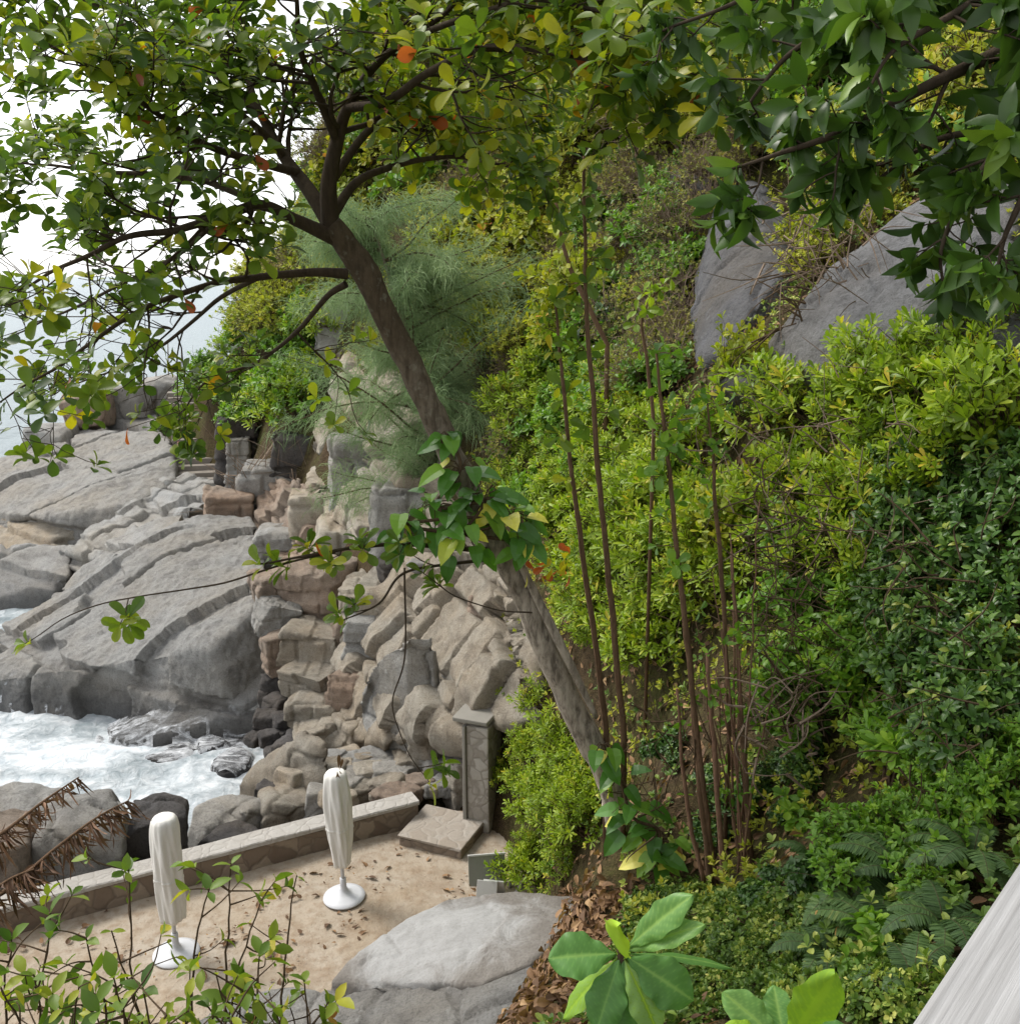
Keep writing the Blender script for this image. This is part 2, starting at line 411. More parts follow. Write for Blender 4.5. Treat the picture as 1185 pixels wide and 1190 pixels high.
def masonry_material(name, c1, c2, joint, scale):
    m = NT(name); p = m.pos()
    d = m.n('ShaderNodeMix', data_type='VECTOR'); d.inputs[0].default_value = 0.3
    nz = m.n('ShaderNodeTexNoise'); nz.inputs['Scale'].default_value = 2.5; m.l(p, nz.inputs['Vector'])
    m.l(p, d.inputs[4]); m.l(nz.outputs['Color'], d.inputs[5]); v = d.outputs[1]
    ve = m.n('ShaderNodeTexVoronoi', feature='DISTANCE_TO_EDGE'); ve.inputs['Scale'].default_value = scale; m.l(v, ve.inputs['Vector'])
    vc = m.n('ShaderNodeTexVoronoi', feature='F1'); vc.inputs['Scale'].default_value = scale; m.l(v, vc.inputs['Vector'])
    sep = m.n('ShaderNodeSeparateColor'); m.l(vc.outputs['Color'], sep.inputs[0])
    col = m.mix(sep.outputs[0], c1, c2); f = m.noise(p, 18, 5, 0.7)
    col = m.mix(m.math('MULTIPLY', f, 0.6), col, tuple(x*0.4 for x in c1))
    jm = m.ramp(ve.outputs['Distance'], [(0.0, (0.65,)*3), (0.03, (0.6,)*3), (0.09, (0,)*3)])
    col = m.mix(jm, col, joint)
    h = m.math('ADD', m.math('MULTIPLY', m.math('MINIMUM', ve.outputs['Distance'], 0.15), 4), m.math('MULTIPLY', f, 0.4))
    m.principled(col, 0.92, m.bump(h, 0.5, 0.03), 0.2); return m.m
M['masonry'] = masonry_material('rubble_masonry', srgb(158,144,128), srgb(112,96,84), srgb(104,94,84), 4.6)
M['pillar_stone'] = masonry_material('pillar_stone', srgb(184,178,170), srgb(150,142,132), srgb(128,121,112), 5.5)
M['coping'] = masonry_material('pale_coping', srgb(188,184,178), srgb(176,171,164), srgb(160,155,148), 6.5)
M['flagstone'] = masonry_material('flagstone', srgb(176,168,158), srgb(158,146,132), srgb(158,150,140), 5.2)

def wood_material():
    m = NT('weathered_wood'); p = m.n('ShaderNodeTexCoord').outputs['Object']
    g = m.noise(m.mapping(p, (1.6, 70, 70)), 1.0, 6, 0.6, 0.3); b = m.noise(p, 9, 4)
    col = m.mix(m.ramp(g, [(0.3, (0,)*3), (0.7, (1,)*3)]), srgb(190,190,190), srgb(134,133,132)); col = m.mix(m.math('MULTIPLY', b, 0.4), col, srgb(122,120,118))
    m.principled(col, 0.75, m.bump(g, 0.5, 0.006), 0.25); return m.m
M['wood'] = wood_material()

def sea_material():
    m = NT('sea_water'); p = m.pos(); f = m.attr('foam')
    n1 = m.noise(m.mapping(p, (1, 1, 1), (0, 0, 0.5)), 0.55, 7, 0.62, 1.3)
    n2 = m.noise(p, 2.6, 6, 0.7, 0.8)
    n3 = m.noise(m.mapping(p, (0.10, 0.55, 1)), 1.0, 6, 0.68, 0.6)
    nn = m.math('ADD', m.math('MULTIPLY', n1, 0.5), m.math('ADD', m.math('MULTIPLY', n2, 0.25), m.math('MULTIPLY', n3, 0.35)))
    mask = m.n('ShaderNodeMapRange', interpolation_type='SMOOTHSTEP')
    m.l(m.math('ADD', nn, f), mask.inputs[0]); mask.inputs[1].default_value = 0.86; mask.inputs[2].default_value = 1.16
    w2 = m.noise(m.mapping(p, (0.35, 1.1, 1)), 1.0, 7, 0.65, 0.4)
    hb = m.math('ADD', w2, m.math('MULTIPLY', n2, 0.35))
    wc = m.mix(n1, srgb(118,132,138), srgb(150,162,166))
    wat = m.principled(wc, 0.38, m.bump(hb, 0.9, 0.5), 0.22, surface=False)
    fc = m.mix(m.ramp(n2, [(0.3, (0,)*3), (0.7, (1,)*3)]), srgb(192,201,208), srgb(236,239,241))
    fo = m.principled(fc, 0.9, m.bump(n2, 0.6, 0.15), 0.1, surface=False)
    mx = m.n('ShaderNodeMixShader'); m.l(mask.outputs[0], mx.inputs[0]); m.l(wat, mx.inputs[1]); m.l(fo, mx.inputs[2])
    m.l(mx.outputs[0], m.out.inputs[0]); return m.m
M['sea'] = sea_material()

def foam_material():
    m = NT('running_foam'); p = m.pos(); f = m.attr('foam'); 
    st = m.noise(m.mapping(p, (0.7, 2.6, 0.7), (0, 0, R(25))), 1.6, 7, 0.7, 1.0)
    fi = m.noise(p, 7, 5, 0.7)
    mask = m.n('ShaderNodeMapRange', interpolation_type='SMOOTHSTEP')
    m.l(m.math('ADD', m.math('ADD', m.math('MULTIPLY', st, 0.8), m.math('MULTIPLY', fi, 0.25)), f), mask.inputs[0])
    mask.inputs[1].default_value = 0.82; mask.inputs[2].default_value = 1.2
    fo = m.principled(m.mix(fi, srgb(206,212,218), srgb(242,243,245)), 0.9, None, 0.1, surface=False)
    tr = m.n('ShaderNodeBsdfTransparent'); mx = m.n('ShaderNodeMixShader')
    m.l(m.math('MULTIPLY', mask.outputs[0], 0.92), mx.inputs[0]); m.l(tr.outputs[0], mx.inputs[1]); m.l(fo, mx.inputs[2]); m.l(mx.outputs[0], m.out.inputs[0]); return m.m
M['foam'] = foam_material()
# ------------------------------------------------------------------ terrain
_C = [  # X, Y, ground height
 (-8,-4,6.5),(0,-4,8),(8,-4,10.5),(-8,1,5.6),(0,0.3,7.2),(3,1,8.0),(8,1,10.5),(0.2,2.5,6.4),(-3.5,3,5.0),(-7,4,3.6),(3.2,3,7.2),(7,3,9.5),
 (0.3,5.2,5.2),(-2.5,6,3.0),(-6,7,1.6),(-10,7,1.2),(-14,5,1.5),(-14,10,0.0),
 (1.5,6.0,5.15),(2.4,7,5.4),(3.4,6.3,5.9),(5.2,6.5,7.8),(8,8,10.5),(12,8,13),
 (1.1,10,3.9),(0.75,10.6,2.2),(-0.2,10.0,1.2),(-0.9,10.2,0.7),(1.7,9.5,3.6),(2.5,9,4.2),(3.4,8.6,5.6),(4.3,9.5,7.4),
 (0.9,12.8,1.2),(0.5,13.7,0.4),(1.3,13.2,2.2),(-0.1,15.6,0.5),(0.35,15.6,2.0),(0.7,16,3.4),(1.4,15,4.6),(2.5,14,6.8),(4.0,12.5,8.7),(5.5,13.5,10.3),(9,13,13.5),
 (0.9,18,5.6),(2.4,18.5,8.0),(4.3,18,9.8),(6.5,18,12.2),(10,19,16),
 (-0.8,18.0,0.4),(-0.9,20,1.4),(-0.7,22,3.6),(0.2,22.5,6.6),(2.2,24.5,10.0),(5.8,22.5,14.0),(11,25,20),
 (-2.5,18.5,-0.2),(-3.0,20.5,0.2),(-3.2,22.5,2.2),(-2.6,24.5,4.0),(-1.4,25.5,6.0),(0.2,28.5,10.0),(-2.4,33,11.5),(1.5,30.5,14.8),(0.5,35,18.5),(6,32,21),(0,45,26),(14,40,30),
 (-4.5,19,-1.6),(-5,22,-0.8),(-5.5,25,0.6),(-4.4,28,3.0),(-3.4,29.5,5.6),(-7.5,29,0.2),(-8,33,1.0),(-6.0,32,4.8),(-5.2,38,12.5),(-7,42,17),(-9,45,13.5),
 (-11,40,1.0),(-10,43,6.5),(-12,46,6.8),(-14.5,50,5.6),(-8,46,16),(-4,50,22),(-13.6,45,0.8),(-16.5,52,3.2),(-19,56,2.5),(-16,60,3.5),(-8,62,10),(4,66,18),
 (-8,20.5,-3.2),(-7.6,25,-3.4),(-6.9,24.3,-3.3),(-6.7,22.8,-3.2),(-10,25,-3.6),(-14,24,-4.5),(-20,26,-6),(-10,31,-0.6),(-13,33,-1.2),(-13,38,-0.2),(-17,34,-3.0),(-17,44,0.2),(-21,42,-1.6),(-24,48,-2.2),(-22,56,-0.5),(-26,60,-4),(-20,66,-2.5),
 (-32,36,-7),(-34,60,-8),(-16,76,-3),(0,84,6),(16,70,26),(-6,16.9,-0.8),(-9,16.5,-1.6),(-13,15,-2),(-12,20,-4),(-20,14,-4.5),(-20,4,-1),
 (20,0,16),(20,20,24),(24,50,34)]
_C = np.array(_C, float)

def _tps(r2): return 0.5 * r2 * np.log(r2 + 1e-9)
_n = len(_C)
_K = _tps(((_C[:, None, :2] - _C[None, :, :2])**2).sum(-1)) + np.eye(_n) * 0.15
_P = np.c_[np.ones(_n), _C[:, :2]]
_A = np.block([[_K, _P], [_P.T, np.zeros((3, 3))]])
_W = np.linalg.solve(_A, np.r_[_C[:, 2], 0, 0, 0])

WALL_A, WALL_B = at_z(60, 1040, 0.5)[:2], at_z(485, 930, 0.5)[:2]
_wd = nrm(WALL_B - WALL_A); WALL_A0 = WALL_A - _wd * 6.0
TERR = np.array([WALL_A0, WALL_B, [-1.0, 16.75], [-0.25, 16.1], [0.25, 14.8], [0.2, 13.2], [-0.9, 11.0], [-1.8, 10.0], [-5, 9.0], [-9, 8.6], [-14, 8.6]])

def sdist(poly, X, Y):
    """signed distance to a polygon, negative inside"""
    d = np.full(X.shape, 1e9); ins = np.zeros(X.shape, bool); n = len(poly)
    for i in range(n):
        a, b = poly[i], poly[(i+1) % n]; e = b - a
        t = np.clip(((X-a[0])*e[0] + (Y-a[1])*e[1]) / (e @ e), 0, 1)
        d = np.minimum(d, np.hypot(X - a[0] - t*e[0], Y - a[1] - t*e[1]))
        c = ((a[1] > Y) != (b[1] > Y)) & (X < (b[0]-a[0]) * (Y-a[1]) / (b[1]-a[1] + 1e-12) + a[0])
        ins ^= c
    return np.where(ins, -d, d)

def H(X, Y):
    X = np.asarray(X, float); Y = np.asarray(Y, float); sh = X.shape; x = X.ravel(); y = Y.ravel()
    z = np.empty(len(x))
    for s in range(0, len(x), 40000):
        e = slice(s, s+40000)
        r2 = (x[e, None]-_C[None, :, 0])**2 + (y[e, None]-_C[None, :, 1])**2
        z[e] = _tps(r2) @ _W[:_n] + _W[_n] + _W[_n+1]*x[e] + _W[_n+2]*y[e]
    p = np.stack([x, y, z*0.6], 1)
    amp = 0.35 + 0.5*sstep(14, 40, y)
    z = z + fbm(p*0.45, 4)*amp + fbm(p*2.3, 3)*0.10
    sd = sdist(TERR, x, y)
    z = z*sstep(-0.05, 0.75, sd) + (-0.35)*(1-sstep(-0.05, 0.75, sd))
    return z.reshape(sh)

def ground_hit(px, py, tmax=95.0):
    d = ray(px, py); d = d/np.linalg.norm(d); t = np.arange(1.2, tmax, 0.06)
    q = d[None]*t[:, None] + [0, 0, CAMZ]
    below = q[:, 2] < H(q[:, 0], q[:, 1])
    k = np.argmax(below)
    return q[k] if below[k] else None

def graded(a, b, c, fine, coarse_lo, coarse_hi): return np.concatenate([coarse_lo, np.arange(a, b, fine), coarse_hi])
gx = np.concatenate([np.arange(-60, -24, 1.2), np.arange(-24, 9, 0.2), np.arange(9, 46, 1.0)])
gy = np.concatenate([np.arange(-12, 1, 1.0), np.arange(1, 36, 0.2), np.arange(36, 62, 0.4), np.arange(62, 110, 2.0)])
GX, GY = np.meshgrid(gx, gy); GZ = H(GX, GY)
def grid_faces(ny, nx):
    a = (np.arange(ny-1)[:, None]*nx + np.arange(nx-1)[None]).ravel()
    return np.stack([a, a+1, a+nx+1, a+nx], 1)
ter = mesh_obj('hillside', np.stack([GX, GY, GZ], -1).reshape(-1, 3), grid_faces(*GX.shape), M['soil'], smooth=True)
props(ter, kind='structure')

# sand sheet of the terrace
sx_, sy_ = np.meshgrid(np.arange(-15, 1.6, 0.1), np.arange(8.2, 17.4, 0.1))
sd = sdist(TERR, sx_, sy_); szz = 0.05*fbm(np.stack([sx_, sy_, sx_*0], -1)*0.8, 3) + 0.012*fbm(np.stack([sx_, sy_, sx_*0], -1)*5, 2)
szz = szz - 0.0*sd
# beyond the wall there is no sand
wn = np.array([-_wd[1], _wd[0]]); side = (sx_-WALL_A[0])*wn[0] + (sy_-WALL_A[1])*wn[1]
F = grid_faces(*sx_.shape); keep = (side.ravel()[F] < 0.12).all(1)
sand = mesh_obj('sand', np.stack([sx_, sy_, szz], -1).reshape(-1, 3), F[keep], M['sand'], smooth=True)
props(sand, kind='structure')

# ------------------------------------------------------------------ rocks
ROCKS = []
def rock_mesh(name, pts, voxel, mat, amp=0.12, crack=0.10, cell=(1.6, 1.6, 1.0), step=0.08, tilt=(0, 0, 0), smooth_it=2, seed=0, nscale=0.6, jn=False):
    bm = bmesh.new()
    for p in pts: bm.verts.new([float(v) for v in p])
    r = bmesh.ops.convex_hull(bm, input=bm.verts[:])
    bad = [g for g in r['geom_interior'] + r['geom_unused'] if isinstance(g, bmesh.types.BMVert)]
    bmesh.ops.delete(bm, geom=list(set(bad)), context='VERTS')
    bmesh.ops.recalc_face_normals(bm, faces=bm.faces[:])
    me = bpy.data.meshes.new('tmp'); bm.to_mesh(me); bm.free()
    o = bpy.data.objects.new('tmp', me); COL.objects.link(o)
    md = o.modifiers.new('r', 'REMESH'); md.mode = 'VOXEL'; md.voxel_size = voxel
    dg = bpy.context.evaluated_depsgraph_get()
    m2 = bpy.data.meshes.new_from_object(o.evaluated_get(dg))
    bpy.data.objects.remove(o); bpy.data.meshes.remove(me)
    n = len(m2.vertices); V = np.empty(n*3); m2.vertices.foreach_get('co', V); V = V.reshape(-1, 3)
    ne = len(m2.edges); E = np.empty(ne*2, np.int32); m2.edges.foreach_get('vertices', E); E = E.reshape(-1, 2)
    deg = np.bincount(E.ravel(), minlength=n)[:, None] + 1e-9
    def lap(V):
        A = np.zeros_like(V)
        for k in range(3): A[:, k] = np.bincount(E[:, 0], V[E[:, 1], k], n) + np.bincount(E[:, 1], V[E[:, 0], k], n)
        return A/deg
    for _ in range(smooth_it): V = V + 0.55*(lap(V)-V)
    m2.vertices.foreach_set('co', V.ravel()); m2.update()
    N = np.empty(n*3); m2.vertices.foreach_get('normal', N); N = N.reshape(-1, 3)
    rot = np.array(Matrix.Rotation(tilt[2], 3, 'Z') @ Matrix.Rotation(tilt[1], 3, 'Y') @ Matrix.Rotation(tilt[0], 3, 'X'))
    q = V @ rot + seed*13.7
    q2 = q + (0.05 if jn else 0.25)*np.stack([fbm(V*0.7+5, 3), fbm(V*0.7+31, 3), fbm(V*0.7+57, 3)], 1)*np.array(cell)
    edge, val = joints(q2/np.array(cell), cell, N @ rot) if jn else voronoi(q2/np.array(cell))
    if jn: edge = edge*0.1/max(1.8*voxel, 0.06)
    d = amp*fbm(V*nscale+seed*3.1, 5)
    d += step*(val-0.5)*2
    d -= crack*(1-sstep(0.0, 0.10, edge))
    strat = perlin(np.stack([q[:, 0]*0.25, q[:, 1]*0.25, q[:, 2]*3.2/cell[2]], 1)+9)
    d += 0.35*step*np.sign(strat)*np.minimum(1, np.abs(strat)*5)
    d += 0.16*amp*fbm(V*5.0, 3) + min(0.014, 0.25*voxel)*perlin(V*(0.35/voxel)+3)
    V = V + N*d[:, None]
    m2.vertices.foreach_set('co', V.ravel())
    m2.polygons.foreach_set('use_smooth', np.ones(len(m2.polygons), bool))
    m2.materials.clear(); m2.materials.append(mat); m2.name = name; m2.update()
    return m2

def add_rock(name, pts, label, voxel=0.08, mat='rock', group=None, cat='rock', **kw):
    pts = np.asarray(pts, float)
    me = rock_mesh(name, pts, voxel, M[mat], seed=len(ROCKS)+1, **kw)
    c = np.array([pts[:, 0].mean(), pts[:, 1].mean(), pts[:, 2].min()])
    me.transform(Matrix.Translation([-float(v) for v in c]))
    o = bpy.data.objects.new(name, me); link(o); o.location = [float(v) for v in c]
    props(o, label, cat, group); ROCKS.append(o); return o

def slab(label, top, thick, flare=1.12, name='rock_slab', **kw):
    """top: (px, py, z) corners of the visible upper face"""
    T = np.array([at_z(x, y, z) for x, y, z in top]); c = T.mean(0)
    Bt = c + (T-c)*np.array([flare, flare, 1]); Bt[:, 2] = T[:, 2]*0.35 + T[:, 2].min()*0.65 - thick
    return add_rock(name, np.concatenate([T, Bt]), label, **kw)

def block(label, x0, y0, x1, y1, Y, depth=0.8, rz=0.0, roll=0.0, round_=0.25, name='boulder', voxel=None, jit=0.10, sink=0.0, hug=0.0, **kw):
    """a boulder that fills the given rectangle of the photograph at distance Y"""
    if hug:
        q = ground_hit(0.5*(x0+x1), 0.5*(y0+y1))
        if q is not None: Y = float(np.clip(q[1]+0.15, Y-hug, Y+0.5))
    c = at(0.5*(x0+x1), 0.5*(y0+y1), Y); dep = c[1]*cp - (c[2]-CAMZ)*sp
    w = (x1-x0)*dep/FPX; h = (y1-y0)*dep/FPX
    d = depth*w; h = max(0.35*h, h*1.02 - 0.25*d) + sink
    r = np.random.default_rng(int(x0*7+y0*13+x1)); P = []
    for sx in (-1, 1):
        for sy in (-1, 1):
            for sz in (-1, 1):
                b = np.array([sx, sy, sz], float)
                for k in range(3):
                    q = b.copy(); q[k] *= 1-round_*r.uniform(0.6, 1.4); q += r.normal(0, jit, 3); P.append(np.clip(q, -1.12, 1.12))
    P = np.array(P)*[w/2, d/2, h/2]
    m = np.array(Matrix.Rotation(rz, 3, 'Z') @ Matrix.Rotation(roll, 3, 'Y'))
    P = P @ m.T + c + np.array([0, 0.0, -sink/2])
    s = min(w, h)
    kw.setdefault('amp', 0.09*s); kw.setdefault('crack', 0.05*s); kw.setdefault('step', 0.04*s); kw.setdefault('jn', round_ < 0.3); kw.setdefault('cell', (0.9*s, 0.9*s, 0.6*s) if round_ < 0.3 else (1.6*s, 1.6*s, 1.2*s)); kw.setdefault('nscale', 1.1/s)
    return add_rock(name, P, label, voxel or max(0.035, s/26), **kw)

ST = dict(tilt=(R(-8), R(16), R(28)), jn=True)
# far headland
slab('broad grey dome of the far headland split by a dark crack', [(-60,600,-0.5),(-60,560,0.2),(0,543,0.9),(45,512,1.6),(90,488,2.4),(150,470,2.9),(184,478,2.8),(198,520,2.1),(205,562,1.1),(150,586,0.7),(70,600,0.2)], 2.2, voxel=0.08, amp=0.45, crack=0.42, step=0.05, cell=(17,6,3.2), nscale=0.22, **ST)
slab('low brownish rock layer under the headland dome at the left edge', [(-60,640,-1.4),(-60,600,-0.4),(0,585,-0.2),(80,566,0.3),(150,588,0.2),(90,612,-0.3),(40,640,-1.0)], 1.8, voxel=0.12, amp=0.25, crack=0.3, step=0.06, cell=(10,5,3), nscale=0.3, mat='rock_tan', **ST)
slab('dark wet rock shelf above the water at the left edge', [(-80,716,-2.6),(-80,650,-1.0),(0,632,-0.6),(85,630,-0.4),(80,670,-1.2),(40,708,-2.4)], 1.8, voxel=0.11, amp=0.25, crack=0.3, step=0.06, cell=(8,4,2), nscale=0.3, **ST)
block('reddish boulder on the top of the headland', 78,450,126,500,52,0.9,mat='rock_brown',voxel=0.08,round_=0.5,jit=0.15)
block('grey knob of rock between the reddish boulder and the stairs', 118,442,178,492,54,0.9,mat='rock',voxel=0.08,round_=0.5,jit=0.15)
block('rounded grey rock in front of the headland knob', 165,436,208,490,55,0.8,mat='rock',voxel=0.08,round_=0.5,jit=0.15)
block('small grey rock at the seaward foot of the headland crest', 38,492,82,540,50,0.9,voxel=0.08,round_=0.5,jit=0.15)
# middle shelves
slab('pale layered rock ledges in front of the stairs', [(70,640,-0.6),(120,605,0.2),(190,560,1.0),(250,536,1.4),(268,566,1.2),(215,596,0.9),(150,640,0.2)], 1.6, voxel=0.075, amp=0.15, crack=0.24, step=0.26, cell=(4,1.6,0.8), mat='rock_pale', **ST)
slab('dark grey tilted rib of rock between the ledges and the main slab', [(62,690,-1.3),(120,640,0.2),(170,604,1.0),(214,594,1.2),(206,612,0.9),(165,652,0.2),(110,690,-1.0)], 1.5, voxel=0.06, amp=0.25, crack=0.25, step=0.05, cell=(7,3,2), nscale=0.4, **ST)
slab('huge pale grey slab sloping down into the surf', [(-70,800,-2.0),(-50,752,-1.7),(0,735,-1.6),(45,716,-1.2),(100,680,-0.2),(160,636,1.2),(225,604,1.7),(292,600,1.8),(312,640,1.6),(300,704,1.1),(252,752,0.2),(200,772,-0.5),(130,794,-1.5),(50,806,-2.3),(0,806,-2.4)], 2.2, voxel=0.06, amp=0.42, crack=0.32, step=0.04, cell=(12,2.9,3.2), nscale=0.22, mat='rock', **ST)
slab('broken rock step under the lower edge of the huge slab', [(90,815,-2.7),(150,792,-1.5),(235,752,-0.3),(300,716,0.4),(305,752,-0.2),(230,790,-1.2),(150,826,-2.6)], 1.4, voxel=0.07, amp=0.16, crack=0.25, step=0.16, cell=(1.6,1.2,1.0), **ST)
slab('long wet slab dipping into white foam', [(70,890,-2.9),(120,846,-2.6),(200,806,-1.8),(285,764,-0.5),(306,776,-0.6),(304,820,-1.3),(230,846,-2.0),(150,872,-2.7)], 1.2, voxel=0.07, amp=0.14, crack=0.18, step=0.06, cell=(9,2.6,1.6), nscale=0.35, **ST)
slab('half drowned slab lowest in the white foam', [(70,925,-2.9),(140,880,-2.65),(220,846,-2.25),(300,836,-1.9),(316,850,-2.0),(296,884,-2.45),(230,905,-2.7),(140,925,-2.9)], 1.0, voxel=0.07, amp=0.14, crack=0.12, step=0.1, cell=(2,2,1), mat='rock_dark', **ST)
block('dark rock awash beside the wedge boulder', 252,876,294,902,23.4,1.2,mat='rock_dark',round_=0.6,jit=0.14,sink=1.0)
block('small dark rock in the surf under the wet slab', 296,824,322,850,22.0,1.0,mat='rock_dark')
# gully with dark stones
for i, (x0,y0,x1,y1,Y) in enumerate([(306,778,334,806,23.2),(310,804,338,830,22.6),(318,826,344,852,21.8),(302,800,318,826,23),(330,792,346,812,23),(334,848,356,868,21.0),(312,848,334,866,21.4),(322,764,340,784,23.8),(342,832,360,850,21.6),(322,856,350,884,20.6),(300,848,322,870,21.2),(338,868,366,890,20.0),(286,850,306,868,21.6),(308,866,330,886,20.8)]):
    block('dark rounded stone wedged in the gully left of the stacked cliff blocks', x0,y0,x1,y1,Y,1.0,mat='rock_dark',group='dark stones in the gully',name='stone',rz=i,round_=0.5,jit=0.16)
# cliff of stacked blocks
CY_ = lambda y: 24.6 - (y-650)/230*5.2
L = [
 ('orange brown square block beside the dark gully',306,734,334,774,'rock_brown',0.9,0.1,0.1),
 ('pale top block of the four block stack by the gully',334,714,396,764,'rock_tan',1.0,-0.15,0.1),
 ('second block down in the stack by the gully, with a ledge',338,756,398,802,'rock_tan',1.0,-0.1,0.15),
 ('third block down in the stack by the gully',340,796,392,836,'rock_tan',1.0,0.05,0.1),
 ('bottom block of the stack by the gully',344,830,388,866,'rock_tan',1.0,0.1,0.05),
 ('upright rounded block right of the stack top',404,708,452,784,'rock_pale',0.8,0.2,0.12),
 ('brown rock recessed between the stack and the big pale face',388,776,424,850,'rock_brown',1.2,0.1,-0.1),
 ('smooth white block low between stack and pale face',396,826,446,882,'rock_tan',0.9,0.3,0.2),
 ('brown fractured column right of the pale face',498,708,560,856,'rock_brown',0.7,0.1,0.05),
 ('pinkish block under the leaning trunk',554,684,612,806,'rock_brown',0.8,-0.1,0.12),
 ('tall pinkish slab at the right end of the cliff',590,700,640,830,'rock_tan',0.9,0.2,0.1),
 ('narrow pale upright block behind the cliff top',474,650,506,726,'rock_pale',0.8,0.1,0.03),
 ('second narrow pale upright block at the cliff top',504,644,534,716,'rock_pale',0.9,-0.1,0.0),
 ('dark grey rounded boulder at the cliff top behind the trunk',526,646,588,712,'rock',0.9,0.2,0.1),
 ('flat layered block above the big pale face',398,668,474,722,'rock_tan',0.9,0.15,-0.1),
 ('flat stone lying above the stack by the gully',330,644,404,706,'rock_brown',0.8,-0.2,-0.12),
 ('small pink stone left of the flat stone',296,660,336,698,'rock_brown',0.9,0.4,-0.1),
 ('white stone left above the gully',296,690,346,730,'rock_pale',0.9,0.2,0.15),
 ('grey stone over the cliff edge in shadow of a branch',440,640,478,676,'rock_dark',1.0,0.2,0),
 ('brown stone between the rounded block and the stack',388,716,412,780,'rock_brown',1.0,0.2,0),
 ('pale stone at the foot of the brown fractured column',500,846,548,884,'rock_pale',1.1,0.3,0.1),
 ('pink rock face left of the pillar',536,800,584,850,'rock_brown',0.9,0.1,0.05)]
rr0 = np.random.default_rng(17)
for lab,x0,y0,x1,y1,mt,dp,rz,rl in L:
    block(lab,x0,y0,x1,y1,CY_(0.5*(y0+y1))+0.3,dp*1.25,rz+rr0.uniform(-0.5,0.5),rl+rr0.uniform(-0.22,0.22),mat=mt,name='cliff_block',round_=0.26,jit=0.2,sink=0.25,hug=4)
slab('big smooth pale rock face with dark cracks in the cliff', [(416,812,1.0),(430,772,2.0),(470,742,2.9),(504,738,3.0),(510,790,1.9),(508,850,0.5),(478,868,0.1),(440,856,0.1)], 0.6, flare=1.0, voxel=0.05, amp=0.06, crack=0.08, step=0.05, cell=(1.3,2.2,1.6), mat='rock_pale', name='cliff_block')
slab('narrow pale slab beside the big rock face', [(504,800,1.6),(520,770,2.3),(536,800,1.6),(528,862,0.3),(500,866,0.1)], 0.6, flare=1.0, voxel=0.045, amp=0.05, crack=0.06, step=0.05, cell=(1,1.6,1.2), mat='rock_pale', name='cliff_block')
def crag(lab, poly, lift, thick, **kw):
    T = np.array([ground_hit(x, y) for x, y in poly]); c = T.mean(0); n = nrm(np.array([0, 0, CAMZ])-c+[0, 0, 6])
    return add_rock('crag', np.concatenate([T+n*lift*0.5, c+(T-c)*0.72+n*lift, T-n*thick]), lab, **kw)
crag('fractured tan crag that the stacked blocks stand against', [(345,700),(400,662),(480,644),(560,650),(620,690),(640,770),(620,840),(560,868),(470,880),(390,868),(350,800)], 0.5, 1.0, voxel=0.05, amp=0.22, crack=0.26, step=0.26, cell=(0.85,1.1,1.5), mat='rock_tan', tilt=(R(14),R(-10),R(20)), jn=True, smooth_it=2)
crag('pale crag on the slope behind the feathery casuarina', [(372,470),(400,400),(440,420),(490,500),(530,580),(560,640),(500,664),(420,640),(366,560)], 0.35, 1.5, voxel=0.07, amp=0.35, crack=0.3, step=0.35, cell=(1.6,1.3,1.4), mat='rock_tan', tilt=(R(14),R(-8),R(20)), jn=True)
crag('low pinkish crag beneath the driftwood pile', [(250,580),(300,556),(370,560),(400,610),(380,660),(310,668),(250,630)], 0.5, 1.5, voxel=0.07, amp=0.3, crack=0.28, step=0.28, cell=(1.4,1.2,0.9), mat='rock_brown', tilt=(R(10),R(8),R(20)), jn=True)
# upper cliff behind
for lab,x0,y0,x1,y1,Y,mt in [
 ('whitish cliff rock behind the feathery casuarina',384,500,450,590,30,'rock_pale'),
 ('whitish cliff rock low behind the casuarina branches',430,560,500,640,27.5,'rock_pale'),
 ('pale rock showing left of the leaning trunk foot',500,580,560,650,25.5,'rock_tan'),
 ('grey rock face above the casuarina tip',368,330,420,420,37,'rock_pale'),
 ('rounded grey rock under the driftwood',282,532,356,590,36,'rock'),
 ('pink stone at the foot of the driftwood pile',240,566,296,616,34,'rock_brown'),
 ('pale stone right of the driftwood pile',338,566,402,622,31,'rock_tan'),
 ('pale ledge stone below the driftwood pile',300,606,372,652,30,'rock_pale'),
 ('sandy boulder right below the driftwood',370,600,440,656,28,'rock_tan'),
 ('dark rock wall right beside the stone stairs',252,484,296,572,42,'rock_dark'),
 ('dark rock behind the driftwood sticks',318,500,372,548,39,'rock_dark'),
 ('grey upright stone between stairs and driftwood',264,508,290,566,41,'rock')]:
    block(lab,x0,y0,x1,y1,Y,0.9,0.2,0.1,mat=mt,round_=0.25,sink=0.4,hug=5)
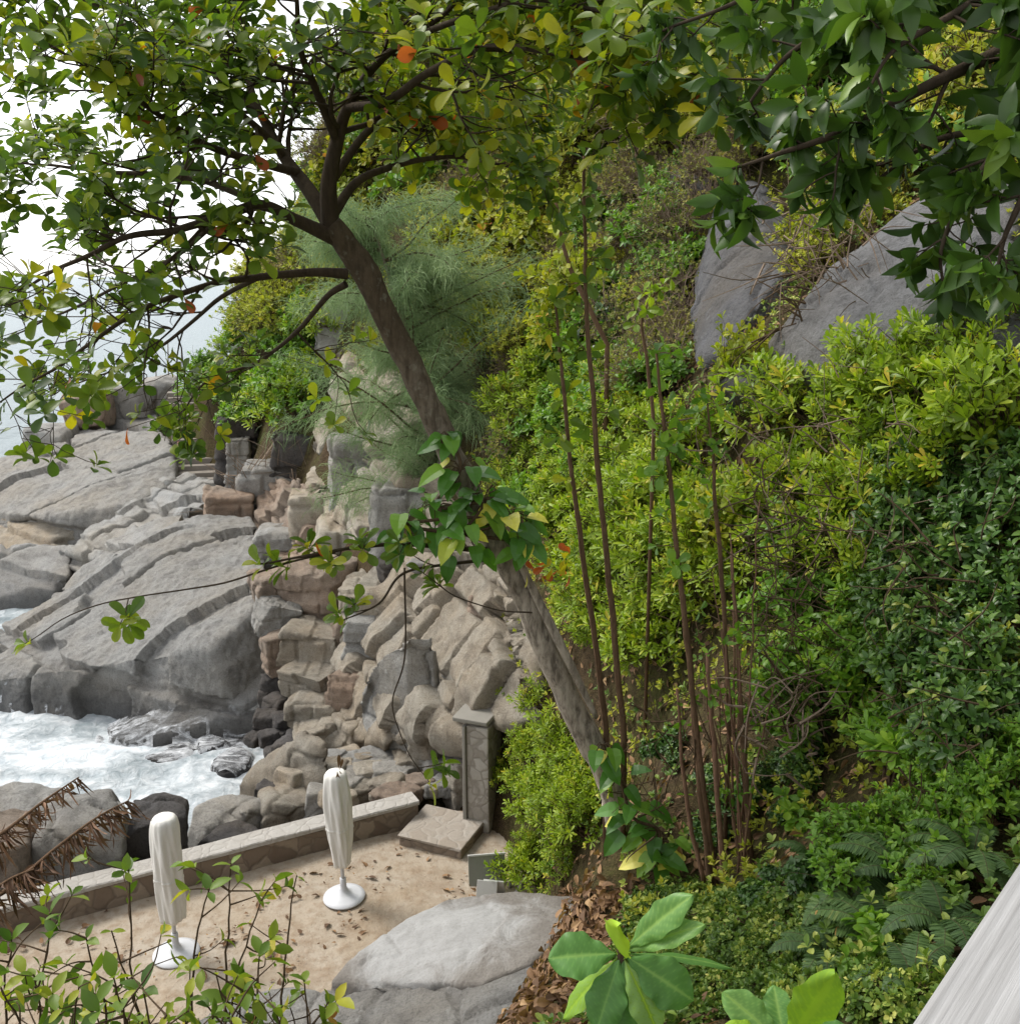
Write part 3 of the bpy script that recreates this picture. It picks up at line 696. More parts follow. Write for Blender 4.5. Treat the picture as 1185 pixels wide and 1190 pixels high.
# boulders outside the terrace wall
slab('large wedge shaped boulder beyond the terrace wall', [(276,912,-0.4),(300,884,0.1),(352,850,0.9),(378,862,1.0),(384,900,0.4),(350,924,-0.1),(300,926,-0.5)], 0.9, flare=1.05, voxel=0.045, amp=0.08, crack=0.06, step=0.05, cell=(1.4,1.4,1), mat='rock_tan', name='boulder')
for lab,x0,y0,x1,y1,Y,mt,rz in [
 ('tan cube shaped boulder behind the terrace wall, nearest the wedge boulder',302,918,354,962,17.6,'rock_tan',0.4),
 ('small tan block resting on the stones before the wedge boulder',324,888,362,926,18.3,'rock_tan',0.9),
 ('dark flat stone left of the tan block',296,908,332,938,18.2,'rock_dark',0.2),
 ('pale grey boulder half behind the upright umbrella',354,912,392,956,17.6,'rock_pale',0.2),
 ('long grey boulder lying along the wall',228,934,290,990,17.1,'rock',-0.5),
 ('second grey boulder leaning on the long one',262,924,306,976,17.4,'rock',-0.7),
 ('low dark stone just behind the wall coping',240,962,296,992,16.4,'rock_dark',-0.4),
 ('round dark grey boulder behind the left umbrella',146,930,210,1004,16.0,'rock_dark',0.3),
 ('grey boulder behind the dead palm frond',50,928,146,1040,15.3,'rock',0.2),
 ('grey rock at the foam line by the left edge',-20,922,78,968,18.4,'rock',0.1),
 ('brown rock at the left edge below the frond',-60,950,40,1060,14.8,'rock_brown',0.1),
 ('rounded grey stone beyond the wedge boulder',378,872,420,904,19.4,'rock_tan',0.3)]:
    block(lab,x0,y0,x1,y1,Y,1.0,rz,0.1,mat=mt,round_=0.30 if 'tan' in lab else 0.55,jit=0.13,sink=0.5)
# rubble beyond the end of the wall
lab = 'loose pale rubble stone on the slope beyond the end of the terrace wall'
rr = np.random.default_rng(5)
for i in range(34):
    px = rr.uniform(385, 556); py = rr.uniform(868, 926) - (px-470)*0.12*(px > 470); s = rr.uniform(9, 24)
    if py > 968-(px-380)*0.26-14: py = 968-(px-380)*0.26-18
    p = at_z(px, py, 0.25); 
    block(lab, px-s, py-s*0.55, px+s, py+s*0.55, p[1], 0.9, rr.uniform(0,3), 0.1, mat=['rock_pale','rock_tan','rock_tan','rock_brown'][i%4], group='rubble stones beyond the wall', name='stone', sink=0.1)
for lab,x0,y0,x1,y1,Y,mt in [
 ('long flat pale stone slab below the cliff foot',400,872,476,908,18.7,'rock_pale'),
 ('flat pale stone slab above the end of the wall',388,892,450,922,18.0,'rock_tan'),
 ('tan stone at the foot of the pillar',520,880,552,930,17.6,'rock_tan'),
 ('white stone block at the cliff foot left of the pillar',488,866,540,902,18.6,'rock_pale')]:
    block(lab,x0,y0,x1,y1,Y,1.0,0.5,0.05,mat=mt,round_=0.2,sink=0.3)
# big bald rock in front of the terrace
slab('big grey bald rock with a smooth white top in front of the terrace', [(388,1140,0.55),(420,1106,0.75),(470,1066,0.95),(520,1040,1.05),(590,1036,1.15),(680,1044,1.25),(668,1076,1.45),(620,1116,1.5),(560,1142,1.35),(480,1146,0.95),(420,1152,0.6)], 0.9, flare=1.1, voxel=0.035, amp=0.10, crack=0.015, step=0.018, cell=(1.2,2.6,1.0), mat='rock_bald', name='boulder', tilt=(0,R(-12),R(30)), smooth_it=8)
slab('rough grey lower shoulder of the bald rock', [(372,1160,0.5),(440,1140,0.8),(540,1130,1.2),(620,1110,1.45),(612,1150,1.55),(590,1194,1.5),(520,1215,1.3),(430,1215,0.9),(360,1200,0.5)], 0.9, flare=1.08, voxel=0.035, amp=0.12, crack=0.06, step=0.06, cell=(1,1.4,0.8), mat='rock', name='boulder')
slab('grey rock at the bottom edge behind the foreground shrub', [(220,1190,0.3),(270,1150,0.45),(350,1140,0.5),(410,1160,0.6),(430,1230,0.7),(300,1250,0.5),(210,1240,0.3)], 0.7, flare=1.1, voxel=0.04, amp=0.1, crack=0.05, step=0.05, cell=(1,1.4,0.8), mat='rock', name='boulder')
# smooth boulders high on the right slope
def lens(lab, top, thick, lift=0.55, **kw):
    """a boulder bedded in the slope: its outline lies on the ground, its face bulges out of it"""
    T = np.array([ground_hit(x, y) for x, y in top]); c = T.mean(0)
    e = 0.4; n = np.array([-(H(c[0]+e, c[1])-H(c[0]-e, c[1]))/(2*e), -(H(c[0], c[1]+e)-H(c[0], c[1]-e))/(2*e), 1.0]); n = nrm(n)
    ring = c+(T-c)*0.93+n*lift*thick*0.55; top_ = c+(T-c)*0.6+n*lift*thick; low = T-n*thick*0.7
    return add_rock('boulder', np.concatenate([ring, top_, low]), lab, **kw)
SM = dict(amp=0.16, crack=0.02, step=0.03, cell=(3,3,2.5), mat='rock_hill', smooth_it=8, nscale=0.5)
lens('large smooth grey boulder slanting up to the right under the hanging dark leaves', [(900,425),(960,354),(1030,297),(1090,244),(1150,218),(1200,228),(1215,330),(1130,410),(1040,475),(930,475)], 1.5, lift=0.42, voxel=0.055, **dict(SM, mat='rock_slant', amp=0.12, crack=0.08, cell=(6,2.2,3)))
lens('dark smooth boulder left of the slanting boulder', [(806,410),(812,360),(842,300),(838,235),(880,212),(930,262),(926,330),(890,372),(850,430),(815,440)], 1.5, lift=0.28, voxel=0.055, **dict(SM, crack=0.1, cell=(5,2.0,3), amp=0.2))
lens('grey boulder half buried in shrubs below the dark boulder', [(840,490),(850,440),(905,425),(920,480)], 1.0, voxel=0.05, **SM)
lens('dark grey boulder at the right edge behind shrubs', [(1085,430),(1110,375),(1190,335),(1240,380),(1220,460),(1140,480)], 1.1, voxel=0.05, **SM)
lens('pale stone showing in the slope left of the dark boulder', [(770,234),(796,204),(840,202),(834,230),(800,244)], 1.0, voxel=0.07, **SM)

# ------------------------------------------------------------------ terrace wall, slab, pillar
def bar_between(name, a, b, z0, z1, w, mat, parent=None, bev=0.03, extra=0.0):
    a = np.asarray(a); b = np.asarray(b); L_ = np.linalg.norm(b-a); rz = math.atan2(b[1]-a[1], b[0]-a[0])
    n = max(1, int(L_/0.5)); bm = bmesh.new()
    V = []; 
    prof = np.array([[-w/2, z0], [w/2, z0], [w/2, z1-bev], [w/2-bev, z1], [-w/2+bev, z1], [-w/2, z1-bev]])
    d = (b-a)/L_; nn_ = np.array([-d[1], d[0]]); k = len(prof)
    for i in range(n*4+1):
        t = i/(n*4); c = a+(b-a)*t
        jx = 0.02*perlin(np.array([[t*L_*1.3, z0, j*0.7] for j in range(k)])) ; jz = 0.02*perlin(np.array([[t*L_*1.1+40, z1, j*0.5] for j in range(k)]))
        for j in range(k): V.append([c[0]+nn_[0]*(prof[j,0]+jx[j]), c[1]+nn_[1]*(prof[j,0]+jx[j]), prof[j,1]+(jz[j] if j > 1 else 0)])
    F = []; m_ = n*4+1
    for i in range(m_-1):
        for j in range(k): F.append([i*k+j, i*k+(j+1)%k, (i+1)*k+(j+1)%k, (i+1)*k+j])
    V = np.array(V); c0 = len(V); V = np.concatenate([V, [V[:k].mean(0)], [V[-k:].mean(0)]])
    T = [[(j+1)%k, j, c0] for j in range(k)] + [[(m_-1)*k+j, (m_-1)*k+(j+1)%k, c0+1] for j in range(k)]
    o = mesh_obj(name, V - np.array([0,0,0]), [np.array(F), np.array(T)], mat, parent); return o
wall = thing('stone_wall', 'low rubble stone wall with pale coping along the sea side of the sand terrace', 'wall', (0,0,0))
off = np.array([-_wd[1], _wd[0]])*0.16
bar_between('wall_body', WALL_A0+off, WALL_B+off, -1.6, 0.42, 0.36, M['masonry'], wall, 0.02)
bar_between('coping', WALL_A0+off, WALL_B+off+_wd*0.02, 0.423, 0.50, 0.42, M['coping'], wall, 0.02)
ps = at_z(515, 962, 0.18)
plat = thing('stone_step', 'low square stone platform with flagstone top at the end of the wall', 'stone step', (ps[0], ps[1], 0), rz=R(-22))
bevel_obj('step_body', [(0,0,0.02,1.22,1.12,0.26,0)], M['masonry'], plat, 0.03, 0.01)
bevel_obj('step_top', [(0,0,0.185,1.27,1.17,0.066,0)], M['flagstone'], plat, 0.02, 0.008)
pp = at(566, 952, 16.5)
pil = thing('stone_pillar', 'grey stone pillar with a flat concrete cap at the foot of the cliff', 'pillar', (pp[0], pp[1]+0.35, -0.2), rz=R(-20))
pH = at(560, 828, 16.8)[2]+0.2
bevel_obj('pillar_shaft', [(0,0,pH/2-0.05,0.42,1.0,pH-0.1,0)], M['pillar_stone'], pil, 0.03, 0.012)
bevel_obj('pillar_edge', [(-0.247,-0.35,pH/2-0.05,0.07,0.36,pH-0.1,0)], M['concrete'], pil, 0.015, 0.006)
bevel_obj('cap', [(-0.12,0,pH+0.005,0.66,1.1,0.08,0)], M['concrete'], pil, 0.02, 0.008)
# leaning panel, boards, poles
q = at_z(566, 1034, 0.0)
pan = thing('panel', 'grey flat panel leaning upright at the edge of the sand', 'panel', (q[0], q[1]+0.15, 0), rz=R(8))
o = bevel_obj('panel_sheet', [(0,0,0.25,0.62,0.03,0.52,0)], M['panel'], pan, 0.006); o.rotation_euler.x = R(-14)
o = bevel_obj('panel_edge', [(0,-0.02,0.505,0.64,0.04,0.03,0)], M['board'], pan, 0.006); o.rotation_euler.x = R(-14)
bq = at_z(568, 1040, 0.0)
brd = thing('folded_board', 'pale folded boards propped before the grey panel', 'board', (bq[0]+0.03, bq[1]-0.05, 0), rz=R(-10))
for s in (-1, 1):
    o = bevel_obj('board', [(0,0,0.15,0.34,0.025,0.34,0)], M['board'], brd, 0.006); o.rotation_euler.x = R(22*s); o.location = (0.05*s, 0.13*s, 0)
for i, (x0,y0,x1,y1,lab) in enumerate([(592,1032,606,980,'thin grey pole leaning on the bank, leftmost of three'),(606,1034,622,975,'grey pole leaning on the bank between two others'),(598,1040,632,985,'slanted grey pole crossing the two others on the bank')]):
    a = at_z(x0, y0, 0.02); b = at(x1, y1, a[1]+0.45); V, F = tube(smooth_path([a, 0.5*(a+b)+[0.01,0,0.01], b], 4), 0.028, 8)
    o = mesh_obj('pole', V, F, M['pole_grey'], smooth=True); props(o, lab, 'pole')

# ------------------------------------------------------------------ far stone staircase
st = thing('stone_staircase', 'flight of stone steps climbing the far headland', 'stairs', (0,0,0))
a = at(238, 556, 44.0); b = at(222, 455, 52.0); nst = 15
for i in range(nst):
    t = i/(nst-1); c = a+(b-a)*t; w = 2.4
    bevel_obj('step', [(c[0], c[1], c[2]-0.5+0.0, w, 0.62, 1.0, R(14))], M['step_stone'], st, 0.03, 0.012)
for i, (x0,y0,x1,y1,lab,mt) in enumerate([(208,552,206,468,'thin rusty handrail pole at the left side of the far stairs','pole_red'),(182,452,180,402,'leftmost thin post on the headland top','pole_grey'),(196,448,195,398,'middle thin post on the headland top','pole_grey'),(210,446,211,406,'rightmost thin post on the headland top','pole_grey')]):
    Y = 47.0 if i == 0 else 55.0
    p0 = at(x0, y0, Y if i else 44.5); p1 = at(x1, y1, Y if i else 50.0); V, F = tube(np.linspace(p0, p1, 4), 0.035, 6)
    o = mesh_obj('post', V, F, M[mt], smooth=True); props(o, lab, 'post')

# ------------------------------------------------------------------ sea and foam
def rock_bvh():
    vs, fs, n = [], [], 0
    for o in ROCKS:
        me = o.data; V = np.empty(len(me.vertices)*3); me.vertices.foreach_get('co', V); V = V.reshape(-1,3)+np.array(o.location)
        vs.append(V)
        for p in me.polygons: fs.append([i+n for i in p.vertices])
        n += len(V)
    return BVHTree.FromPolygons(np.concatenate(vs).tolist(), fs)
BVH = rock_bvh()
SEA = -2.5
sxs = np.concatenate([[-5000,-2500,-1200,-600,-300,-200,-140,-100,-75,-60,-50], np.arange(-44, 0, 0.28), [2,6,40,200,1500,5000]])
sys_ = np.concatenate([[-60,-20,0,8], np.arange(13, 64, 0.28), 64*1.09**np.arange(1, 20), [400,600,900,1500,3000,7000]])
SX, SY = np.meshgrid(sxs, sys_); pz = np.stack([SX, SY, SX*0], -1)
fade = np.exp(-np.hypot(SX+10, SY-30)/260)
wv = (0.30*fbm(pz*np.array([0.09,0.22,1]), 4) + 0.16*fbm(pz*0.6, 4))*fade
foam = np.full(SX.shape, 0.12)
for (px,py,z,rad,s) in [(40,830,SEA,5.5,0.5),(120,880,SEA,5.5,0.5),(230,900,SEA,4.0,0.5),(300,900,SEA,3,0.5),(180,940,SEA,4,0.5),(0,900,SEA,5,0.5),(20,760,SEA,3.5,0.5),(0,715,SEA,5,0.42),(-60,660,SEA,8,0.35),(-60,800,SEA,9,0.5),(300,860,SEA,2.5,0.5)]:
    c = at_z(px, py, z); foam = np.maximum(foam, s*np.exp(-((SX-c[0])**2+(SY-c[1])**2)/(2*rad*rad)))
for (X,Y,rad,s) in [(-26,46,4,0.45),(-24,52,4,0.42),(-24,58,4,0.4),(-22,64,4,0.35),(-30,50,6,0.3)]:
    foam = np.maximum(foam, s*np.exp(-((SX-X)**2+(SY-Y)**2)/(2*rad*rad)))
wv = wv + 0.9*np.clip(foam-0.2, 0, 1)*(0.45-np.abs(fbm(pz*np.array([0.55,0.9,1]), 5))) + 0.3*np.clip(foam-0.2, 0, 1)*fbm(pz*2.2, 3) + 0.25*np.clip(foam-0.25, 0, 1)
foam = foam - 0.03*sstep(80, 300, SY)
sea = mesh_obj('sea', np.stack([SX, SY, SEA+wv], -1).reshape(-1,3), grid_faces(*SX.shape), M['sea'], smooth=True)
at_ = sea.data.attributes.new('foam', 'FLOAT', 'POINT'); at_.data.foreach_set('value', foam.ravel().astype(np.float32))
props(sea, kind='structure')

# thin water running back over the wet rocks
fx, fy = np.meshgrid(np.arange(-17, -3.5, 0.09), np.arange(17.5, 33, 0.09))
fz = np.full(fx.shape, -9.0)
for i in range(fx.shape[0]):
    for j in range(fx.shape[1]):
        h = BVH.ray_cast(Vector((fx[i,j], fy[i,j], 9)), Vector((0,0,-1)))
        if h[0] is not None: fz[i,j] = h[0].z
ok = (fz > SEA-0.4) & (fz < -0.35)
fm = np.clip(0.50 - (fz-SEA)*0.19, -0.5, 0.46)
F = grid_faces(*fx.shape); zz = fz.ravel()[F]
keep = ok.ravel()[F].all(1) & (zz.max(1)-zz.min(1) < 0.35)
wash = mesh_obj('running_foam', np.stack([fx, fy, fz+0.03+0.03*fbm(np.stack([fx,fy,fz],-1)*3, 3)], -1).reshape(-1,3), F[keep], M['foam'], smooth=True)
at_ = wash.data.attributes.new('foam', 'FLOAT', 'POINT'); at_.data.foreach_set('value', fm.ravel().astype(np.float32))
props(wash, 'white foam streaming back over the wet slabs', 'foam', kind='stuff')
# ------------------------------------------------------------------ leaves
def leaf_template(rows, fold=0.12, droop=0.15, wavy=0.0):
    """rows: (u, half width); a leaf with a midrib fold, bent along its length"""
    V, F, prev = [], [], None; T3 = []
    for k, (u, hw) in enumerate(rows):
        w = -droop*u*u + 0.06*u
        if hw < 1e-4:
            cur = [len(V)]; V.append((u, 0, w, 0))
        else:
            wv = wavy*math.sin(k*2.3)
            cur = [len(V), len(V)+1, len(V)+2]; V += [(u, hw, w+wv, fold*hw*2.2), (u, 0, w, 0), (u, -hw, w-wv, fold*hw*2.2)]
        if prev is not None:
            if len(prev) == 1 and len(cur) == 3: T3 += [(prev[0], cur[1], cur[0]), (prev[0], cur[2], cur[1])]
            elif len(prev) == 3 and len(cur) == 3: F += [(prev[0], prev[1], cur[1], cur[0]), (prev[1], prev[2], cur[2], cur[1])]
            elif len(prev) == 3: T3 += [(prev[0], prev[1], cur[0]), (prev[1], prev[2], cur[0])]
        prev = cur
    return np.array(V, float), np.array(T3, int).reshape(-1, 3), np.array(F, int).reshape(-1, 4)

LT = {
 'far': leaf_template([(0,0),(0.55,0.5),(1,0)], 0.15, 0.1),
 'obov': leaf_template([(0,0.04),(0.35,0.22),(0.72,0.5),(0.93,0.36),(1,0)], 0.14, 0.18),
 'almond': leaf_template([(0,0.03),(0.2,0.15),(0.45,0.36),(0.68,0.49),(0.84,0.46),(0.95,0.3),(1,0)], 0.16, 0.3, 0.014),
 'ell': leaf_template([(0,0.02),(0.25,0.36),(0.5,0.5),(0.78,0.34),(1,0)], 0.15, 0.25),
 'lance': leaf_template([(0,0.02),(0.14,0.28),(0.33,0.47),(0.54,0.49),(0.74,0.34),(0.9,0.13),(1,0)], 0.14, 0.4),
 'pothos': leaf_template([(0,0.3),(0.12,0.5),(0.4,0.5),(0.72,0.34),(1,0)], 0.10, 0.35),
 'small': leaf_template([(0,0.04),(0.5,0.5),(0.85,0.34),(1,0)], 0.15, 0.15),
}

def leaves(geo, tmpl, O, D, Nn, L, W, tint):
    """adds len(O) leaves; D points along the leaf, Nn is the side that faces up"""
    V, T3, F4 = LT[tmpl] if isinstance(tmpl, str) else tmpl
    n = len(O); 
    if n == 0: return
    D = nrm(D); S = nrm(np.cross(Nn, D)); U = np.cross(D, S)
    L = np.broadcast_to(L, (n,)); W = np.broadcast_to(W, (n,))
    P = (O[:, None] + D[:, None]*(V[None, :, 0, None]*L[:, None, None]) + S[:, None]*(V[None, :, 1, None]*W[:, None, None]) + U[:, None]*(V[None, :, 2, None]*L[:, None, None] + V[None, :, 3, None]*W[:, None, None]))
    k = len(V); offs = (np.arange(n)*k)[:, None, None]; Fs = []
    if len(T3): Fs.append((T3[None]+offs).reshape(-1, 3))
    if len(F4): Fs.append((F4[None]+offs).reshape(-1, 4))
    geo.add(P.reshape(-1, 3), Fs, np.repeat(np.broadcast_to(tint, (n,)), k))

def rosettes(geo, tmpl, C, A, k, L, asp, spread, g, tint=None, vary=0.25, upb=0.0):
    """whorls of k leaves round the tips C, whose twigs point along A; spread: angle of the leaves off the twig"""
    n = len(C); A = nrm(A); r = g.normal(size=(n, 3)); s = nrm(np.cross(A, r)); t = np.cross(A, s)
    ks = np.arange(k); ph = ks[None]*2.39996 + g.uniform(0, 6.28, (n, 1)) + g.normal(0, 0.25, (n, k))
    sp_ = spread*(0.45+0.75*(ks[None]+0.5)/k) + g.normal(0, 0.18, (n, k))
    rad = np.cos(ph)[..., None]*s[:, None] + np.sin(ph)[..., None]*t[:, None]
    D = np.cos(sp_)[..., None]*A[:, None] + np.sin(sp_)[..., None]*rad
    Nn = A[:, None]*np.sin(sp_)[..., None] - rad*np.cos(sp_)[..., None] + np.array([0, 0, 0.5]) + g.normal(0, 0.15, D.shape)
    ln = L*(1+g.uniform(-vary, vary, (n, k)))
    O = C[:, None] - A[:, None]*((ks[None]+g.uniform(0, 1, (n, k)))*L*0.07)[..., None]
    base = g.uniform(0, 1, (n, 1)) if tint is None else np.broadcast_to(tint, (n,))[:, None]
    tn = np.clip(0.55*base + 0.45*g.uniform(0, 1, (n, k)), 0, 1)
    D = D + np.array([0, 0, upb])
    leaves(geo, tmpl, O.reshape(-1, 3), D.reshape(-1, 3), Nn.reshape(-1, 3), ln.ravel(), ln.ravel()*asp, tn.ravel())

# ------------------------------------------------------------------ shrubs: a parent with stems and foliage; copies share the meshes
def shrub_meshes(seed, leafmat, tmpl, rad, hgt, tips, k, L, asp, spread, twigmat='twig', upb=0.0, bare=0.25, inner=0.35, dead=0, shoot=0.0, slen=0.45):
    g = np.random.default_rng(seed); st, fo = Geo(), Geo(); C, A = [], []
    lobes = [(g.uniform(-0.55, 0.55)*rad, g.uniform(-0.55, 0.55)*rad, g.uniform(0.35, 0.75)*hgt, g.uniform(0.4, 0.62)) for _ in range(7)]
    lt = g.uniform(0.1, 0.9, 7)
    tn = []
    for i in range(tips):
        j = g.integers(7); lx, ly, lz, lr = lobes[j]
        v = nrm(g.normal(size=3)); v[2] = abs(v[2])*0.9-0.15 if g.random() < 0.8 else v[2]
        rr_ = g.uniform(inner, 1)**0.5
        p = np.array([lx, ly, lz]) + v*rr_*lr*np.array([rad, rad, hgt*0.62])
        if p[2] < 0.03*hgt: p[2] = g.uniform(0.02, 0.25)*hgt
        C.append(p); A.append(nrm(v*np.array([1, 1, 0.6]) + np.array([0, 0, 0.55]) + g.normal(0, 0.2, 3)))
        tn.append(np.clip(lt[j]+g.normal(0, 0.2), 0, 1))
    C = np.array(C); A = np.array(A); tn = np.array(tn)
    hubs = []
    for i in range(7):
        lx, ly, lz, lr = lobes[i]; b = np.array([lx*0.2, ly*0.2, -0.12*hgt]); e = np.array([lx, ly, lz])
        P = smooth_path([b, b*0.4+e*0.6*np.array([0.6, 0.6, 0.9])+g.normal(0, 0.04*rad, 3), e], 5)
        V, F = tube(P, np.linspace(0.022, 0.009, len(P))*(0.6+0.5*rad), 5); st.add(V, F); hubs.append(e)
    hubs = np.array(hubs)
    for i in range(tips):
        if g.random() < shoot:                                      # long upright shoots that break the outline
            v = nrm(A[i]*0.6+g.normal(0, 0.25, 3)+[0, 0, 0.55]); q0 = C[i].copy(); C[i] = C[i]+v*g.uniform(0.25, 1)*slen*rad; A[i] = nrm(v+g.normal(0, 0.15, 3))
            V, F = tube(np.array([q0-v*0.15*rad, 0.5*(q0+C[i])+g.normal(0, 0.012, 3), C[i]]), [0.006, 0.005, 0.003], 4, False); st.add(V, F)
    for i in range(0, tips, 2):
        h = hubs[np.argmin(((hubs-C[i])**2).sum(1))]; m_ = 0.5*(h+C[i])+g.normal(0, 0.05*rad, 3)
        V, F = tube(np.array([h, m_, C[i]]), [0.006, 0.005, 0.003], 3, False); st.add(V, F)
    for i in range(dead):
        a = hubs[g.integers(7)]; v = nrm(g.normal(size=3)+[0, 0, 0.6])*rad*g.uniform(0.6, 1.1)
        P = smooth_path([a*0.6, a+v*0.5+g.normal(0, 0.06, 3), a+v], 3); V, F = tube(P, np.linspace(0.009, 0.003, len(P)), 3, False); st.add(V, F)
    rosettes(fo, tmpl, C, A, k, L, asp, spread, g, tn, upb=upb)
    def mk(gm, nm, mat):
        tri = [f for f in gm.F if f.shape[1] == 3]; qd = [f for f in gm.F if f.shape[1] == 4]; F = []
        if tri: F.append(np.concatenate(tri))
        if qd: F.append(np.concatenate(qd))
        return mesh_data(nm, np.concatenate(gm.V), F, mat, np.concatenate(gm.T), nm == 'foliage')
    return mk(st, 'stems', M[twigmat]), mk(fo, 'foliage', M[leafmat])

SP = {}
def species(key, n, **kw): SP[key] = [shrub_meshes(100*len(SP)+i, **kw) for i in range(n)]
species('scaevola', 3, leafmat='lf_scaevola', tmpl='obov', rad=0.62, hgt=0.9, tips=105, k=9, L=0.135, asp=0.30, spread=1.05, upb=0.1, shoot=0.5, slen=0.55, dead=10)
species('scaevola_near', 3, leafmat='lf_scaevola', tmpl='obov', rad=0.55, hgt=1.0, tips=72, k=9, L=0.165, asp=0.29, spread=0.95, upb=0.14, shoot=0.7, slen=1.15, dead=22)
species('star', 3, leafmat='lf_scaevola', tmpl='obov', rad=0.65, hgt=0.9, tips=52, k=10, L=0.15, asp=0.26, spread=1.1, upb=0.1, inner=0.12, dead=14, shoot=0.5, slen=0.7)
species('rosette', 2, leafmat='lf_mid', tmpl='obov', rad=0.5, hgt=0.7, tips=30, k=10, L=0.19, asp=0.32, spread=1.25, upb=0.05, inner=0.5, shoot=0.4, slen=0.5, dead=6)
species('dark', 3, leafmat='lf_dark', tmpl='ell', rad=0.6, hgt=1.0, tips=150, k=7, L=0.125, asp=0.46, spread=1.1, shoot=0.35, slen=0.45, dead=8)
species('hill', 4, leafmat='lf_hill', tmpl='small', rad=0.85, hgt=1.1, tips=330, k=7, L=0.085, asp=0.48, spread=1.1, dead=30, shoot=0.4, slen=0.5)
species('olive', 3, leafmat='lf_olive', tmpl='far', rad=0.85, hgt=1.0, tips=330, k=6, L=0.06, asp=0.5, spread=1.1, dead=110, twigmat='twig_pale', shoot=0.4, slen=0.5)
species('yellow', 3, leafmat='lf_yellow', tmpl='obov', rad=0.8, hgt=1.1, tips=120, k=6, L=0.15, asp=0.56, spread=1.1, dead=12, shoot=0.45, slen=0.6)
species('mid', 3, leafmat='lf_mid', tmpl='ell', rad=0.7, hgt=1.0, tips=150, k=7, L=0.13, asp=0.46, spread=1.1, dead=10, shoot=0.45, slen=0.5)
species('broad', 2, leafmat='lf_mid', tmpl='almond', rad=0.5, hgt=0.8, tips=26, k=6, L=0.2, asp=0.55, spread=1.15, inner=0.6)
species('ivy', 2, leafmat='lf_dark', tmpl='pothos', rad=0.7, hgt=0.9, tips=330, k=5, L=0.10, asp=0.8, spread=1.3)
species('cover', 3, leafmat='lf_cover', tmpl='small', rad=0.42, hgt=0.36, tips=230, k=6, L=0.055, asp=0.6, spread=1.15)

NAME = {'star':'leafy_shrub','scaevola':'leafy_shrub','scaevola_near':'leafy_shrub','rosette':'rosette_shrub','dark':'dark_shrub','hill':'hillside_shrub','olive':'dry_shrub','yellow':'yellow_green_shrub','mid':'green_shrub','broad':'broad_leaf_shrub','ivy':'ivy_shrub','cover':'low_shrub'}
VRNG = np.random.default_rng(99)
def shrub(key, loc, scale, label, group=None, rz=None, lean=None, cat='shrub', sq=None):
    ms, mf = SP[key][VRNG.integers(len(SP[key]))]
    o = thing(NAME[key], label, cat, loc, group, VRNG.uniform(0, 6.28) if rz is None else rz)
    s = scale*VRNG.uniform(0.88, 1.12); o.scale = (s*VRNG.uniform(0.9, 1.15), s*VRNG.uniform(0.9, 1.15), s*(sq or VRNG.uniform(0.85, 1.15)))
    if lean: o.rotation_euler.x, o.rotation_euler.y = lean
    for me in (ms, mf):
        c = bpy.data.objects.new(me.name.split('.')[0], me); link(c); c.parent = o
    return o

def scatter(key, poly, n, size, label, group, tmin=0.0, sink=0.1, toward=0.0, mind=0.36, tmax=95):
    """n shrubs rooted on the slope that the given region of the photograph looks at"""
    poly = np.array(poly, float); x0, y0 = poly.min(0); x1, y1 = poly.max(0); got = []; tries = 0
    keys = key if isinstance(key, list) else [key]
    while len(got) < n and tries < n*30:
        tries += 1; px, py = VRNG.uniform(x0, x1), VRNG.uniform(y0, y1)
        if sdist(poly, np.array([px]), np.array([py]))[0] > 0: continue
        q = ground_hit(px, py)
        if q is None: continue
        if any(math.hypot(px-a, py-b) < mind*size*FPX/max(2, q[1])*0.5 for a, b in got): continue
        got.append((px, py)); s = size*VRNG.uniform(0.7, 1.25)
        o = shrub(keys[VRNG.integers(len(keys))], (q[0], q[1], q[2]-sink*s), s, label, group)
        e = 0.4; nn = Vector((-(H(q[0]+e, q[1])-H(q[0]-e, q[1]))/(2*e), -(H(q[0], q[1]+e)-H(q[0], q[1]-e))/(2*e), 1.0)).normalized()
        up = (Vector((0, 0, 1))*0.55 + nn*0.6).normalized()      # shrubs on a steep bank lean out of it
        o.rotation_mode = 'QUATERNION'
        o.rotation_quaternion = Vector((0, 0, 1)).rotation_difference(up) @ Matrix.Rotation(VRNG.uniform(0, 6.28), 4, 'Z').to_quaternion()

# ---- slope shrubs, region by region
scatter(['hill','yellow','olive','mid'], [(395,60),(500,0),(510,230),(470,290),(400,310),(350,330)], 30, 1.5, 'shrub on the steep skyline slope behind the fork of the leaning tree', 'shrubs on the slope behind the tree fork', mind=0.3)
scatter(['olive','yellow','hill'], [(905,300),(1000,230),(1060,240),(960,330),(900,390)], 10, 0.55, 'scrubby shrub in the hollow between the two smooth boulders', 'scrub between the boulders', mind=0.2)
scatter(['hill','hill','olive','yellow'], [(480,0),(870,0),(850,120),(760,180),(620,190),(490,210)], 94, 1.15, 'small leaved shrub in the thicket covering the upper slope above the feathery casuarina', 'shrubs covering the upper slope')
scatter(['olive','hill'], [(740,80),(900,40),(960,200),(840,215),(760,190)], 35, 1.0, 'dry olive shrub on the slope above the dark smooth boulder', 'dry shrubs above the boulders')
scatter(['olive','hill'], [(470,180),(620,180),(600,260),(480,270)], 24, 1.0, 'dry brushy shrub in the dark band of slope right of the tree fork', 'brush right of the tree fork')
scatter(['yellow','hill','hill'], [(520,240),(700,220),(690,400),(600,420),(530,340)], 45, 1.05, 'yellow green shrub on the slope between the casuarina and the tall thin saplings', 'yellow green shrubs right of the casuarina')
